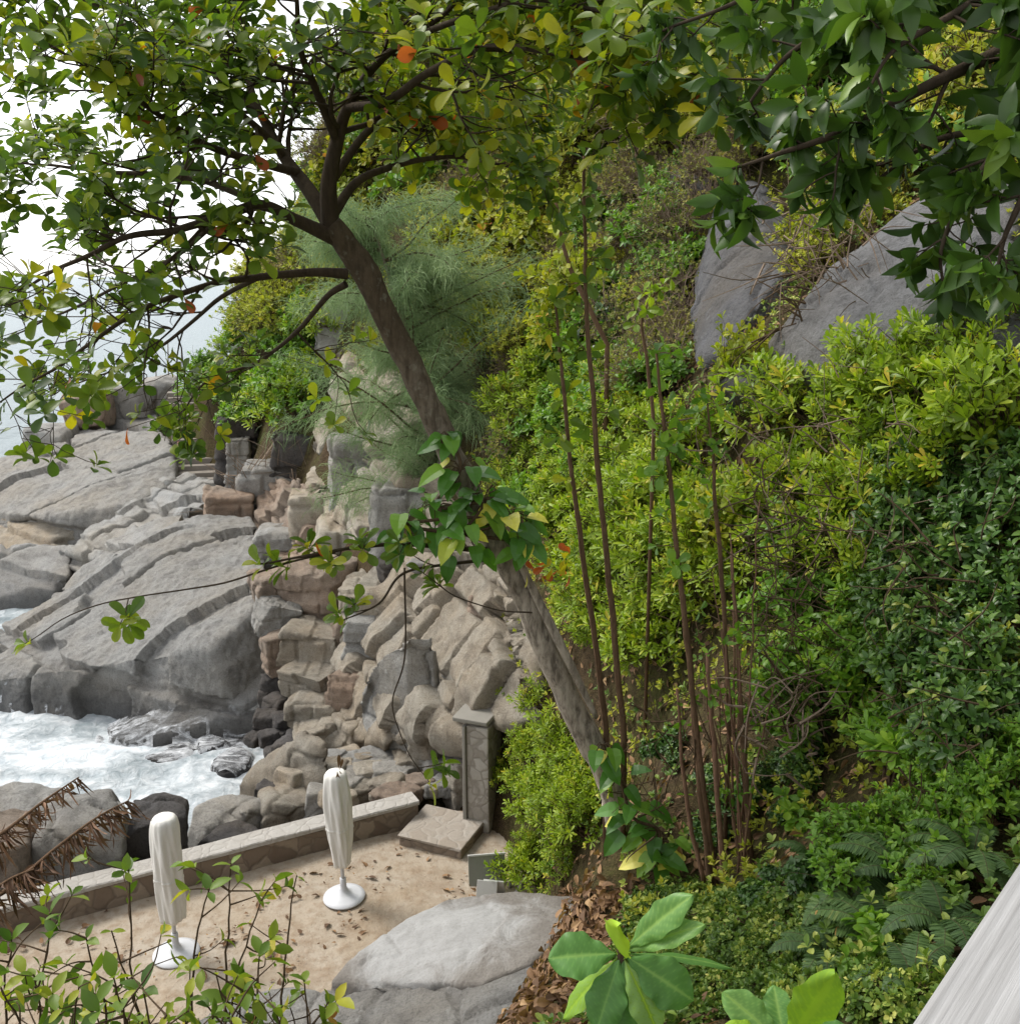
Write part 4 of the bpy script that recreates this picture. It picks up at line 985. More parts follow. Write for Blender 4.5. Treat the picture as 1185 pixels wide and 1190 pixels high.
scatter(['hill','olive','mid'], [(680,190),(820,220),(800,330),(800,400),(680,400)], 45, 0.9, 'small leaved shrub crowding the slope left of the dark smooth boulder', 'shrubs left of the dark boulder')
scatter(['hill','mid'], [(880,20),(1185,0),(1185,200),(960,240)], 45, 1.1, 'hill shrub behind the hanging dark leaves at upper right', 'shrubs behind the hanging leaves')
scatter(['olive','mid','scaevola'], [(600,390),(800,400),(780,500),(600,520)], 35, 0.8, 'mixed green shrub on the mid slope behind the thin saplings', 'mixed shrubs behind the saplings')
scatter(['mid','scaevola'], [(240,400),(390,370),(400,480),(300,505),(250,470)], 28, 1.5, 'bright green shrub hanging over the far headland beside the stairs', 'green shrubs above the far stairs')
scatter(['hill'], [(230,380),(420,250),(440,330),(330,400)], 17, 1.6, 'dull green shrub on the skyline of the far headland', 'shrubs on the headland skyline')
scatter(['scaevola','star','mid'], [(580,440),(690,430),(720,640),(640,660),(590,560)], 35, 0.85, 'bright green leafy shrub on the slope right of the leaning trunk', 'bright shrubs right of the trunk')
scatter(['scaevola','star'], [(650,560),(800,500),(830,760),(700,800),(660,700)], 42, 0.8, 'bright leafy shrub in the thicket behind the tall thin saplings', 'bright shrubs behind the saplings')
scatter(['star','scaevola','star'], [(590,780),(680,860),(720,960),(640,1030),(590,1000),(585,880)], 30, 0.6, 'yellow green leafy shrub draping the bank between pillar and trunk foot', 'shrubs draping the bank', sink=0.25, mind=0.3)
scatter(['scaevola_near','star','scaevola_near','yellow','mid'], [(780,500),(900,500),(1000,480),(1050,660),(860,720),(790,600)], 28, 0.8, 'bright leafy shrub of the dense thicket below the smooth boulders', 'bright thicket below the boulders')
scatter('scaevola_near', [(980,470),(1185,445),(1185,520),(1060,600)], 21, 0.7, 'bright leafy shrub under the slanting boulder at the right', 'bright shrubs under the slanting boulder')
scatter(['rosette','mid'], [(900,620),(1060,600),(1080,900),(950,880)], 24, 0.62, 'rosette leaved shrub right of the red brown stems', 'rosette shrubs right of the stems')
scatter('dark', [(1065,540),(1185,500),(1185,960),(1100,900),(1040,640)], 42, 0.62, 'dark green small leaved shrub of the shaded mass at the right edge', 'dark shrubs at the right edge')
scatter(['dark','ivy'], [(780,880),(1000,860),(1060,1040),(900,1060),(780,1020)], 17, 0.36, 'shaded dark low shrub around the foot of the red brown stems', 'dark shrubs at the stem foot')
scatter('cover', [(745,1050),(1000,1040),(1080,1190),(730,1190),(725,1110)], 80, 0.62, 'low variegated ground shrub on the bank below the red brown stems', 'low shrubs at the bottom of the bank', mind=0.3)
scatter('ivy', [(720,380),(800,370),(800,440),(730,450)], 8, 0.8, 'dark ivy clump against the left foot of the dark smooth boulder', 'ivy by the dark boulder')
scatter('mid', [(1000,900),(1185,900),(1120,1060),(1000,1060)], 14, 0.5, 'green shrub among the ferns near the wooden rail', 'shrubs among the ferns')

# ---- undergrowth between the shrubs
def undergrowth(name, label, mats, n, polyXY_test, L, hi, tmpl='far', k=6, asp=0.5, seed=3, dmax=45):
    g = np.random.default_rng(seed)
    px = g.uniform(330, 1300, n*2); py = g.uniform(-120, 1300, n*2); pts = []
    X = g.uniform(-9, 16, n*3); Y = 1.5+ (g.random(n*3)**1.35)*dmax
    Z = H(X, Y); keep = polyXY_test(X, Y, Z); X, Y, Z = X[keep][:n], Y[keep][:n], Z[keep][:n]
    e = 0.3; nx = -(H(X+e, Y)-Z)/e; ny = -(H(X, Y+e)-Z)/e
    A = nrm(np.stack([nx*0.6, ny*0.6, np.ones(len(X))*0.9], 1)+g.normal(0, 0.25, (len(X), 3)))
    C = np.stack([X, Y, Z], 1) + A*(g.random(len(X))**1.5*hi)[:, None]
    tn = np.clip(0.5+0.9*fbm(C*0.8, 3)+g.normal(0, 0.12, len(X)), 0, 1)
    ge = Geo(); sc = 1+0.02*np.maximum(0, Y-10)
    rosettes(ge, tmpl, C, A, k, L, asp, 1.1, g, tn)
    o = ge.build(name, M[mats]); props(o, label, 'undergrowth', kind='stuff'); return o
def on_slope(X, Y, Z):
    sd = sdist(TERR, X, Y); p = np.stack([X, Y, Z*0.5], 1)
    return (Y > 7.5) & (sd > 0.35) & ~((X < 1.25) & (Y > 7) & (Y < 13)) & (Z > 0.6) & ~((Y > 16.5) & (X < -1.2) & (Z < 7)) & (fbm(p*0.35, 2) > -0.15) & (Z < 30)
undergrowth('undergrowth', 'small leaved undergrowth covering the slope between the shrubs', 'lf_hill', 30000, on_slope, 0.075, 0.35, seed=3)
def near_slope(X, Y, Z):
    p = np.stack([X, Y, Z*0.5], 1)
    u, v = project(np.stack([X, Y, Z], -1)); litter = (u > 555) & (u < 722) & (v > 1030)
    return (sdist(TERR, X, Y) > 0.4) & (Z > 0.9) & (Y < 17.5) & (fbm(p*0.5+40, 2) > 0.0) & ~((X < 1.25) & (Y > 7) & (Y < 13))
undergrowth('undergrowth', 'darker broad undergrowth low on the near slope', 'lf_cover', 12000, near_slope, 0.07, 0.3, 'small', 5, 0.6, 5, 17)

# dead leaves lying all over the bank under the shrubs
g = np.random.default_rng(15); n = 9000; X = g.uniform(-1.5, 7, n*2); Y = g.uniform(3, 19, n*2); Z = H(X, Y); kk = (sdist(TERR, X, Y) > 0.4) & (Z > 0.7); X, Y, Z = X[kk][:n], Y[kk][:n], Z[kk][:n]; n = len(X); e = 0.2
N_ = nrm(np.stack([-(H(X+e, Y)-Z)/e, -(H(X, Y+e)-Z)/e, np.ones(n)], 1)); D = nrm(np.cross(N_, g.normal(size=(n, 3)))+N_*g.normal(0.1, 0.25, (n, 1))); L = g.uniform(0.06, 0.16, n); ge = Geo()
leaves(ge, 'almond', np.stack([X, Y, Z], 1)+N_*g.uniform(0.01, 0.06, (n, 1)), D, N_+g.normal(0, 0.4, (n, 3)), L, L*0.5, g.uniform(0, 1, n)); o = ge.build('leaf_litter', M['lf_dead']); props(o, 'dry brown leaves lying on the soil of the slope under the shrubs', 'fallen leaves', kind='stuff')
# bright rosettes standing out before the dark mass
for px, py, s, lab in [(985,790,0.75,'bright rosette shrub with long drooping leaves, nearest the dry twigs'),(1035,850,0.7,'bright rosette shrub below the long drooping one'),(1060,760,0.65,'bright rosette shrub against the dark shrubs'),(1000,700,0.6,'rosette shrub with rounded pale green leaves above the others'),(1080,690,0.6,'rosette shrub at the edge of the dark shaded mass'),(1120,840,0.6,'rosette shrub between the dark shrubs and the ferns')]:
    q = ground_hit(px, py+25); d_ = nrm(np.array([0, 0, CAMZ])-q); q = q+d_*0.45-[0, 0, 0.2]; shrub('rosette', q, s, lab)

for px, py, s_, k, lab in [(1095,450,0.8,'star','open shrub with narrow leaves below the right end of the slanting boulder'),(925,485,0.6,'star','open shrub between the half buried boulder and the slanting one'),(860,470,0.7,'yellow','yellow leaved shrub under the half buried boulder'),(1160,430,0.8,'mid','green shrub at the right edge above the dark mass')]:
    q = ground_hit(px, py); shrub(k, (q[0], q[1], q[2]-0.1), s_, lab, sq=1.35)
# ------------------------------------------------------------------ hero: the leaning sea almond
TG = np.random.default_rng(2024)
def trace(rows, k=6):
    """rows (px, py, Y, r) -> smooth path and radii"""
    P = np.array([np.r_[at(a, b, Y), r] for a, b, Y, r in rows]); S = smooth_path(P, k); return S[:, :3], np.maximum(S[:, 3], 0.003)

def grow(geo, tips, P0, d0, L, r0, lvl, g, up=0.35, flat=0.55, kids=4):
    """a twig that wanders and curves up; its side twigs carry the leaf whorls"""
    n = max(4, int(L/0.13)); P = [np.array(P0)]; d = nrm(d0)
    for i in range(n):
        d = nrm(d + g.normal(0, 0.17, 3)*np.array([1, 1, flat]) + np.array([0, 0, up*0.22*(i/n)]))
        P.append(P[-1]+d*L/n)
    P = np.array(P); V, F = tube(P, np.linspace(r0, max(0.0035, r0*0.35), len(P)), 6 if r0 > 0.012 else 4, False); geo.add(V, F)
    if lvl == 0:
        tips.append((P[-1], d)); return
    for j in range(kids):
        t = g.uniform(0.3, 1.0); i = min(len(P)-2, int(t*(len(P)-1))); tg = nrm(P[i+1]-P[i])
        sd = g.normal(size=3)*np.array([1, 1, 0.45]); sd = nrm(sd-tg*(sd@tg)*0.7)
        grow(geo, tips, P[i], nrm(tg*0.55+sd*0.8+np.array([0, 0, 0.12])), L*g.uniform(0.32, 0.58), r0*0.5, lvl-1, g, up, flat, kids)
    tips.append((P[-1], d))

def limb(rows, tree, tips, dens=3.2, L=(0.5, 1.1), start=0.25, name='limb', mat='bark_dark', lvl=1, kids=4, g=TG, up=0.35, base=None, rs=0.86):
    P, r = trace(rows, 8); geo = Geo(); P = P + np.stack([fbm(P*1.3+k*7, 2) for k in (1, 2, 3)], 1)*0.06*np.linspace(0, 1, len(P))[:, None]
    V, F = tube(P, r*rs, 8, False); geo.add(V, F)
    ln = np.concatenate([[0], np.cumsum(np.linalg.norm(np.diff(P, axis=0), axis=1))]); tot = ln[-1]
    n = int(tot*dens)
    for i in range(n):
        s = tot*(start+(1-start)*(i+g.random())/n); j = min(len(P)-2, np.searchsorted(ln, s)); tg = nrm(P[j+1]-P[j])
        sd = g.normal(size=3)*np.array([1, 1, 0.5]); sd = nrm(sd-tg*(sd@tg)*0.8)
        fr = s/tot
        grow(geo, tips, P[j], nrm(tg*0.5+sd*0.85), g.uniform(*L)*(1.15-0.5*fr), max(0.006, r[j]*0.42), lvl, g, up, 0.55, kids)
    tips.append((P[-1], nrm(P[-1]-P[-2])))
    o = geo.build(name, M[mat], tree, True, tree.location); return o

tb = at(716, 935, 10.0)
tree = thing('sea_almond_tree', 'tall leaning tree with bare grey trunk and wide crown of rounded leaves', 'tree', tb)
P, r = trace([(722,965,10.05,.20),(706,905,10.0,.185),(655,800,9.9,.17),(608,690,9.8,.165),(560,600,9.7,.155),(513,505,9.6,.148),(468,410,9.5,.142),(430,335,9.4,.138),(402,290,9.35,.135),(384,262,9.3,.12)], 8)
P = P+np.stack([fbm(P*1.1+k*9, 3) for k in (1, 2, 3)], 1)*0.05; r = 0.84*r*(1+0.18*fbm(P*2.2, 3))
V, F = tube(P, r, 16); V = V+np.stack([fbm(V*5+k*5, 3) for k in (1, 2, 3)], 1)*0.022
g_ = Geo(); g_.add(V, F)
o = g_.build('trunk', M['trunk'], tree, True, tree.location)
# dead grey strip and wound along the lower trunk
P, r = trace([(590,650,9.62,.035),(625,720,9.66,.05),(655,780,9.72,.045),(682,835,9.8,.03)], 6)
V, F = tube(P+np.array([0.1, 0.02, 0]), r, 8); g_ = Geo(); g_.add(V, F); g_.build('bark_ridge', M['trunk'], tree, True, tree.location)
tips = []
LB = [
 ([(384,266,9.3,.10),(382,215,9.25,.085),(392,165,9.2,.07),(404,125,9.1,.055),(430,85,8.9,.04),(475,45,8.6,.03),(520,10,8.3,.02),(560,-40,8,.012)], 3.4),
 ([(384,262,9.3,.09),(360,222,9.5,.08),(330,182,9.8,.065),(302,130,10.1,.05),(285,75,10.3,.035),(275,20,10.5,.022),(262,-50,10.7,.012)], 3.4),
 ([(392,278,9.32,.085),(345,256,9.1,.065),(305,238,8.9,.055),(260,250,8.6,.045),(205,266,8.2,.035),(150,274,7.9,.027),(90,300,7.6,.02),(20,335,7.3,.01)], 3.2),
 ([(404,318,9.4,.06),(360,316,9.3,.045),(300,322,9.2,.038),(240,332,9.0,.032),(180,352,8.8,.026),(120,390,8.6,.02),(60,430,8.4,.014),(0,468,8.2,.008)], 2.3),
 ([(402,330,9.4,.04),(380,345,9.5,.032),(345,385,9.8,.026),(300,420,10.1,.02),(240,445,10.3,.014),(200,500,10.4,.007)], 1.6),
 ([(386,250,9.3,.06),(415,212,9.6,.045),(460,192,9.9,.035),(520,184,10.3,.025),(580,192,10.6,.015),(640,205,10.8,.008)], 2.8),
 ([(404,125,9.1,.05),(450,118,8.7,.042),(500,82,8.3,.035),(560,55,7.9,.028),(620,58,7.5,.022),(690,70,7.2,.015),(760,100,7.0,.008)], 2.4),
 ([(305,238,8.9,.045),(270,222,9.1,.038),(220,206,9.3,.032),(150,200,9.6,.025),(80,196,9.8,.018),(0,185,10,.01)], 3.4),
 ([(345,200,9.6,.05),(300,188,9.2,.042),(240,168,8.8,.035),(180,130,8.3,.027),(120,88,7.9,.02),(50,50,7.5,.01)], 3.4),
 ([(302,130,10.1,.04),(255,92,10.4,.032),(200,52,10.7,.025),(140,20,11,.018),(70,-15,11.2,.01)], 3.2),
 ([(392,165,9.2,.05),(370,110,8.8,.04),(350,60,8.4,.03),(345,10,8.0,.022),(340,-50,7.8,.012)], 3.2),
 ([(300,322,9.2,.03),(250,350,9.6,.024),(190,400,10,.018),(130,430,10.3,.012),(60,455,10.5,.007)], 1.8),
 ([(382,215,9.25,.05),(430,150,9.7,.04),(480,120,10.2,.03),(540,110,10.6,.022),(600,120,11,.012)], 2.8),
 ([(260,250,8.6,.03),(200,300,9.0,.024),(140,330,9.3,.018),(60,370,9.6,.012),(0,400,9.8,.007)], 2.4),
 ([(475,45,8.6,.03),(540,20,8.0,.026),(620,0,7.4,.022),(700,15,6.9,.016),(780,40,6.5,.010),(840,70,6.3,.005)], 2.6),
 ([(520,10,8.3,.02),(600,-50,7.8,.018),(690,-40,7.3,.014),(760,0,7.0,.01),(800,90,6.8,.005)], 2.4),
 ([(430,150,9.7,.03),(500,150,10.5,.022),(560,140,11.0,.016),(610,160,11.3,.008)], 2.4),
 ([(330,182,9.8,.05),(300,150,9.4,.04),(260,120,9.0,.03),(200,100,8.6,.02),(150,60,8.3,.01)], 3.2),
]
for rows, dens in LB: limb(rows, tree, tips, dens*1.85, (0.45, 1.1), kids=6)
C = np.array([t[0] for t in tips]); A = np.array([t[1] for t in tips])*0.7+np.array([0, 0, 0.6])+TG.normal(0, 0.15, (len(tips), 3))
fo = Geo(); U_, V_ = project(C); kp = TG.random(len(C)) < np.where((V_ > 270) & (U_ < 340), 0.5, 0.97)
tn = np.clip(0.42+0.6*fbm(C*0.9, 3)+TG.normal(0, 0.24, len(C))+0.22*sstep(360, 560, project(C)[0]), 0, 0.94)
rosettes(fo, 'almond', C[kp], A[kp], 6, 0.145, 0.58, 1.2, TG, tn[kp], 0.35)
# a few leaves turned red
uu = project(C)[0]; wt = np.where(uu > 400, 3.0, 1.0); id_ = TG.choice(len(C), 70, p=wt/wt.sum()); rosettes(fo, 'almond', C[id_], A[id_]*[1, 1, -0.6], 1, 0.18, 0.56, 1.0, TG, np.full(70, 1.5), 0.25)
fo.build('foliage', M['lf_almond'], tree, True, tree.location)
# lower side branches that leave the trunk by the climbing plant
tips2 = []
for rows, dens in [([(585,640,9.72,.04),(540,638,9.5,.034),(480,633,9.3,.028),(420,636,9.1,.022),(360,644,8.9,.016),(300,652,8.7,.009)], 2.2),
  ([(575,650,9.7,.025),(530,655,9.4,.02),(470,665,9.2,.016),(440,700,9.0,.012),(400,720,8.9,.007)], 1.6),
  ([(390,642,9.0,.014),(340,652,8.9,.012),(260,676,8.7,.010),(180,692,8.5,.008),(100,706,8.3,.007),(30,745,8.1,.004)], 0.5),
  ([(618,712,9.6,.010),(575,708,9.4,.008),(530,694,9.2,.007),(490,662,9.1,.005)], 1.0),
  ([(470,660,9.2,.012),(470,760,9.1,.010),(455,820,9.1,.008),(475,880,9.0,.006),(500,912,9.0,.004)], 0.7)]:
    limb(rows, tree, tips2, dens, (0.2, 0.5), 0.3, 'lower_branch', kids=2, lvl=1)
C = np.array([t[0] for t in tips2]); A = np.array([t[1] for t in tips2])*0.8+[0, 0, 0.5]
fo = Geo(); rosettes(fo, 'almond', C, A, 5, 0.17, 0.5, 1.15, TG, np.clip(0.4+TG.normal(0, 0.2, len(C)), 0, 0.9), 0.3); fo.build('lower_foliage', M['lf_almond'], tree, False, tree.location)

# thick climbing plants on the trunk
def climber(label, centres, n, L, base, sd, reds=0, twig=True, tint=(0.2, 0.84)):
    g = np.random.default_rng(sd); o = thing('climbing_plant', label, 'climbing plant', base); fo, st = Geo(), Geo(); O, D, N_, T_ = [], [], [], []
    for (px, py, Y, rad, m) in centres:
        c = at(px, py, Y)
        for i in range(m):
            if g.random() < 0.3: continue
            v = nrm(g.normal(size=3)*[1, 0.8, 1]); p = c+v*rad*g.uniform(0.3, 1)
            d = nrm(v*[0.9, 0.9, 0.3]+[0, -0.35, -0.45]+g.normal(0, 0.35, 3)); O.append(p); D.append(d); N_.append(nrm(np.array([0, -0.5, 0.8])+v*0.4)); T_.append(g.uniform(*tint))
            if g.random() < 0.12: T_[-1] = g.uniform(0.86, 1.0)
            if twig:
                V, F = tube(np.array([c+v*0.1*rad, 0.5*(c+p)+[0, 0, 0.03], p]), 0.006, 4, False); st.add(V, F)
    O = np.array(O); L_ = L*g.uniform(0.65, 1.25, len(O)); leaves(fo, 'pothos', O, np.array(D), np.array(N_), L_, L_*0.62, np.array(T_))
    fo.build('leaves', M['lf_pothos'], o, False, o.location)
    P, r = trace(base_path(centres), 5); V, F = tube(P, 0.018, 6); st.add(V, F); st.build('vine', M['twig'], o, False, o.location)
    if reds:
        de = Geo(); k = g.integers(0, len(O), reds); P = np.array([at(a, b, 9.5) for a, b in zip(g.uniform(605, 665, reds), g.uniform(625, 672, reds))]); leaves(de, 'almond', P, g.normal(size=(reds, 3))+[0, 0, -0.6], g.normal(size=(reds, 3))+[0, -1, 0.3], 0.13, 0.075, g.uniform(0.88, 1.0, reds)); de.build('withered_leaves', M['lf_almond'], o, False, o.location)
    return o
def base_path(cs): return [(c[0], c[1], c[2], 0.02) for c in cs] if len(cs) > 1 else [(cs[0][0], cs[0][1]-40, cs[0][2], .02), (cs[0][0]+5, cs[0][1]+40, cs[0][2], .02)]
climber('big leaved climbing plant wrapped round the middle of the leaning trunk', [(520,505,9.45,.13,9),(535,545,9.4,.2,14),(505,590,9.3,.25,20),(560,585,9.35,.26,24),(540,620,9.3,.3,26),(595,600,9.4,.24,20),(470,610,9.2,.2,14),(610,630,9.45,.18,12)], 0, 0.25, at(560, 600, 9.7), 31, reds=22)
climber('variegated climbing plant hanging at the foot of the leaning trunk', [(700,865,9.6,.16,10),(720,905,9.55,.18,10),(735,950,9.5,.22,16),(765,965,9.5,.22,16),(760,1000,9.4,.2,12),(800,1000,9.5,.16,10)], 0, 0.27, at(725, 950, 9.8), 32, tint=(0.1, 0.88))

# ------------------------------------------------------------------ tall thin saplings and red stems
def sapling(label, rows, leafn, seed, mat='stem_brown', L=0.19, leafmat='lf_almond', lo=0.35, tilt=-0.2):
    g = np.random.default_rng(seed); P, r = trace(rows, 6); q = P[0].copy(); gz = float(H(q[0], q[1])); 
    if P[0, 2] > gz-0.1: P = np.concatenate([[[q[0]+0.03, q[1], gz-0.15]], P]); r = np.concatenate([[r[0]], r])
    o = thing('sapling', label, 'sapling', (P[0, 0], P[0, 1], P[0, 2])); P = P+np.stack([fbm(P*2+k*3, 2) for k in (1, 2, 3)], 1)*0.03
    V, F = tube(P, r*0.85*(1+0.12*fbm(P*4, 2)), 8); st = Geo(); st.add(V, F)
    O, A = [], []
    for i in range(leafn):
        t = g.uniform(lo, 1)**0.8; j = min(len(P)-1, int(t*len(P))); d = nrm(g.normal(size=3)*[1, 1, 0.3]+[0, 0, 0.35]); e = P[j]+d*g.uniform(0.06, 0.2)
        V, F = tube(np.array([P[j], 0.5*(P[j]+e)+[0, 0, 0.01], e]), 0.004, 4, False); st.add(V, F); O.append(e); A.append(d)
    st.build('stem', M[mat], o, True, o.location); fo = Geo(); O.append(P[-1]); A.append(np.array([0, 0, 1.0]))
    rosettes(fo, 'almond', np.array(O), np.array(A)+[0, 0, tilt], 3, L*0.85, 0.6, 1.15, g, np.clip(g.normal(0.4, 0.25, len(O)), 0, 0.97), 0.3); fo.build('foliage', M[leafmat], o, False, o.location); return o
sapling('taller of the two thin saplings right of the leaning trunk, top bare and brown', [(724,860,9.9,.042),(712,720,9.8,.038),(699,590,9.75,.034),(690,480,9.7,.03),(681,350,9.7,.024),(679,260,9.7,.02),(680,180,9.7,.018)], 16, 1)
sapling('shorter of the two thin saplings right of the leaning trunk', [(704,850,10.0,.04),(688,720,9.95,.036),(670,600,9.9,.03),(658,480,9.9,.024),(650,400,9.9,.018),(645,345,9.9,.012)], 15, 2)
sapling('leafy sapling rising from the red brown stems, dark leaves half way up', [(832,1040,9.0,.04),(815,900,9.0,.036),(797,740,9.0,.032),(782,590,9.0,.027),(772,500,9.0,.022),(762,410,9.0,.014)], 26, 3, leafmat='lf_mid', L=0.16)
sapling('slender twiggy sapling standing among bright shrubs right of the leafy one', [(848,820,9.3,.03),(840,700,9.3,.028),(832,590,9.3,.024),(826,520,9.3,.016),(822,470,9.3,.01)], 14, 4, leafmat='lf_mid', L=0.14)
sapling('thin yellow leaved sapling before the dark smooth boulder', [(760,500,12.5,.03),(752,430,12.5,.026),(746,370,12.5,.02),(770,330,12.6,.012)], 12, 5, leafmat='lf_scaevola', L=0.18)
sapling('crooked thin tree stem on the slope above the saplings', [(705,400,17,.05),(676,340,17,.05),(655,290,17,.04),(645,230,17,.03),(610,140,17,.02)], 12, 6, leafmat='lf_hill', L=0.2)
clump = thing('stem_clump', 'dense clump of straight red brown stems rising from the dark bank', 'stem clump', at(862, 1035, 8.9))
cg = np.random.default_rng(77); fo = Geo(); O, A = [], []
for i in range(17):
    bx = cg.normal(862, 14); tx = bx+cg.normal(-14, 34); ty = cg.uniform(560, 800); r0 = cg.uniform(0.008, 0.02)
    if i < 4: bx, tx, ty, r0 = [(826,795,690,.034),(842,822,760,.03),(818,786,800,.024),(874,850,640,.03)][i]
    Y0 = 8.9+cg.normal(0, 0.12); P, r = trace([(bx, 1035+cg.uniform(-12, 12), Y0, r0), (0.6*bx+0.4*tx+cg.normal(0, 4), 0.6*1035+0.4*ty, Y0+0.05, r0*0.9), (tx, ty, Y0+cg.normal(0.1, 0.15), r0*0.55)], 7)
    P = P+np.stack([fbm(P*2.5+k*3, 2) for k in (1, 2, 3)], 1)*0.03; V, F = tube(P, r, 7); sgeo = Geo(); sgeo.add(V, F); sgeo.build('stem', M['stem_red' if i % 3 else 'stem_brown'], clump, True, clump.location)
    for j in range(3): k = cg.integers(len(P)//2, len(P)); O.append(P[k]); A.append(nrm(cg.normal(size=3)*[1, 1, 0.4]+[0, 0, 0.4]))
rosettes(fo, 'ell', np.array(O), np.array(A), 3, 0.10, 0.5, 1.1, cg, None, 0.3); fo.build('foliage', M['lf_mid'], clump, False, clump.location)
# tangle of dry twigs right of the stems
def tangle(label, px0, py0, px1, py1, Y, n, seed, r=0.007, mat='twig'):
    g = np.random.default_rng(seed); ge = Geo(); c = at(0.5*(px0+px1), 0.5*(py0+py1), Y)
    for i in range(n):
        a = at(g.uniform(px0, px1), g.uniform(py0, py1), Y+g.normal(0, 0.25)); v = nrm(g.normal(size=3)*[1, 0.6, 1.1])*g.uniform(0.25, 0.75)*Y/9
        P = smooth_path([a, a+v*0.5+g.normal(0, 0.07, 3), a+v], 4); V, F = tube(P, np.linspace(r*g.uniform(0.7, 1.6), 0.003, len(P)), 4, False); ge.add(V, F)
    o = ge.build('dry_twigs', M[mat], None, False, c); o.location = [float(x) for x in c]; props(o, label, 'twigs', kind='stuff'); return o
tangle('tangle of dry brown twigs in the gap right of the red brown stems', 870, 560, 960, 860, 9.1, 150, 1)
tangle('dry grey twigs low in the dark gap right of the stems', 860, 790, 960, 900, 8.9, 40, 2, 0.011, 'twig_pale')
tangle('dry twigs behind the stems near the trunk foot', 740, 780, 860, 980, 9.6, 70, 3)
tangle('brown twigs hanging in the hollow between the smooth boulders', 900, 300, 1010, 390, 13.5, 90, 4, 0.012)
tangle('dead twigs below the hanging dark leaves', 880, 230, 1010, 330, 12.5, 60, 5, 0.01, 'twig_pale')

# ------------------------------------------------------------------ casuarina
cas = thing('casuarina_tree', 'feathery grey green casuarina behind the leaning trunk', 'tree', at(470, 600, 25.5))
cg = np.random.default_rng(5); ge = Geo(); needles = []
main = [([(510,610,25.5,.16),(500,520,25.4,.14),(486,440,25.3,.11),(462,350,25.2,.07),(430,255,25,.02)], 1.0)]
P, r = trace(main[0][0], 8); V, F = tube(P, r, 8); tg_ = Geo(); tg_.add(V, F); tg_.build('trunk', M['bark'], cas, True, cas.location)
subs = []
for i in range(90):
    t = cg.uniform(0.06, 1.0); b = P[min(len(P)-1, int(t*len(P)))]; th = cg.uniform(0, 6.28); 
    d = nrm(np.array([math.cos(th)*1.15, math.sin(th)*0.7, cg.uniform(0.0, 0.8)])); L = cg.uniform(1.2, 5.2)*(1.12-0.62*t)
    Q = [b]; dd = d.copy()
    for k in range(8): dd = nrm(dd+cg.normal(0, 0.12, 3)+[0, 0, -0.05]); Q.append(Q[-1]+dd*L/8)
    Q = np.array(Q); V, F = tube(Q, np.linspace(0.038, 0.008, 9), 5, False); ge.add(V, F)
    for k in range(115):
        j = cg.uniform(1.0, 8); a = Q[int(j)]+(Q[min(8, int(j)+1)]-Q[int(j)])*(j-int(j))+cg.normal(0, 0.10, 3)
        needles.append((a, nrm(dd*0.5+cg.normal(0, 0.38, 3)+[0, 0, -0.25]), t))
ge.build('branches', M['twig'], cas, False, cas.location)
N0 = np.array([n[0] for n in needles]); ND = np.array([n[1] for n in needles]); nn_ = len(N0)
ng = Geo()
for rep in range(5):
    a = N0+cg.normal(0, 0.13, N0.shape); d = nrm(ND+cg.normal(0, 0.35, ND.shape)); L = cg.uniform(0.25, 0.55, nn_)[:, None]
    s = nrm(np.cross(d, cg.normal(size=d.shape)))*0.0055
    b = a+d*L*0.5+[0, 0, 0.02]; c = a+d*L-[0, 0, 1]*L*0.22
    V = np.stack([a-s, a+s, b-s*0.9, b+s*0.9, c], 1).reshape(-1, 3); o5 = (np.arange(nn_)*5)[:, None]
    ng.add(V, [np.array([[0,1,3,2]])+o5, np.array([[2,3,4]])+o5], np.repeat(np.clip(0.5+0.6*fbm(a*0.8, 3)+cg.normal(0, 0.15, nn_), 0, 1), 5))
ng.build('needles', M['needle'], cas, False, cas.location)

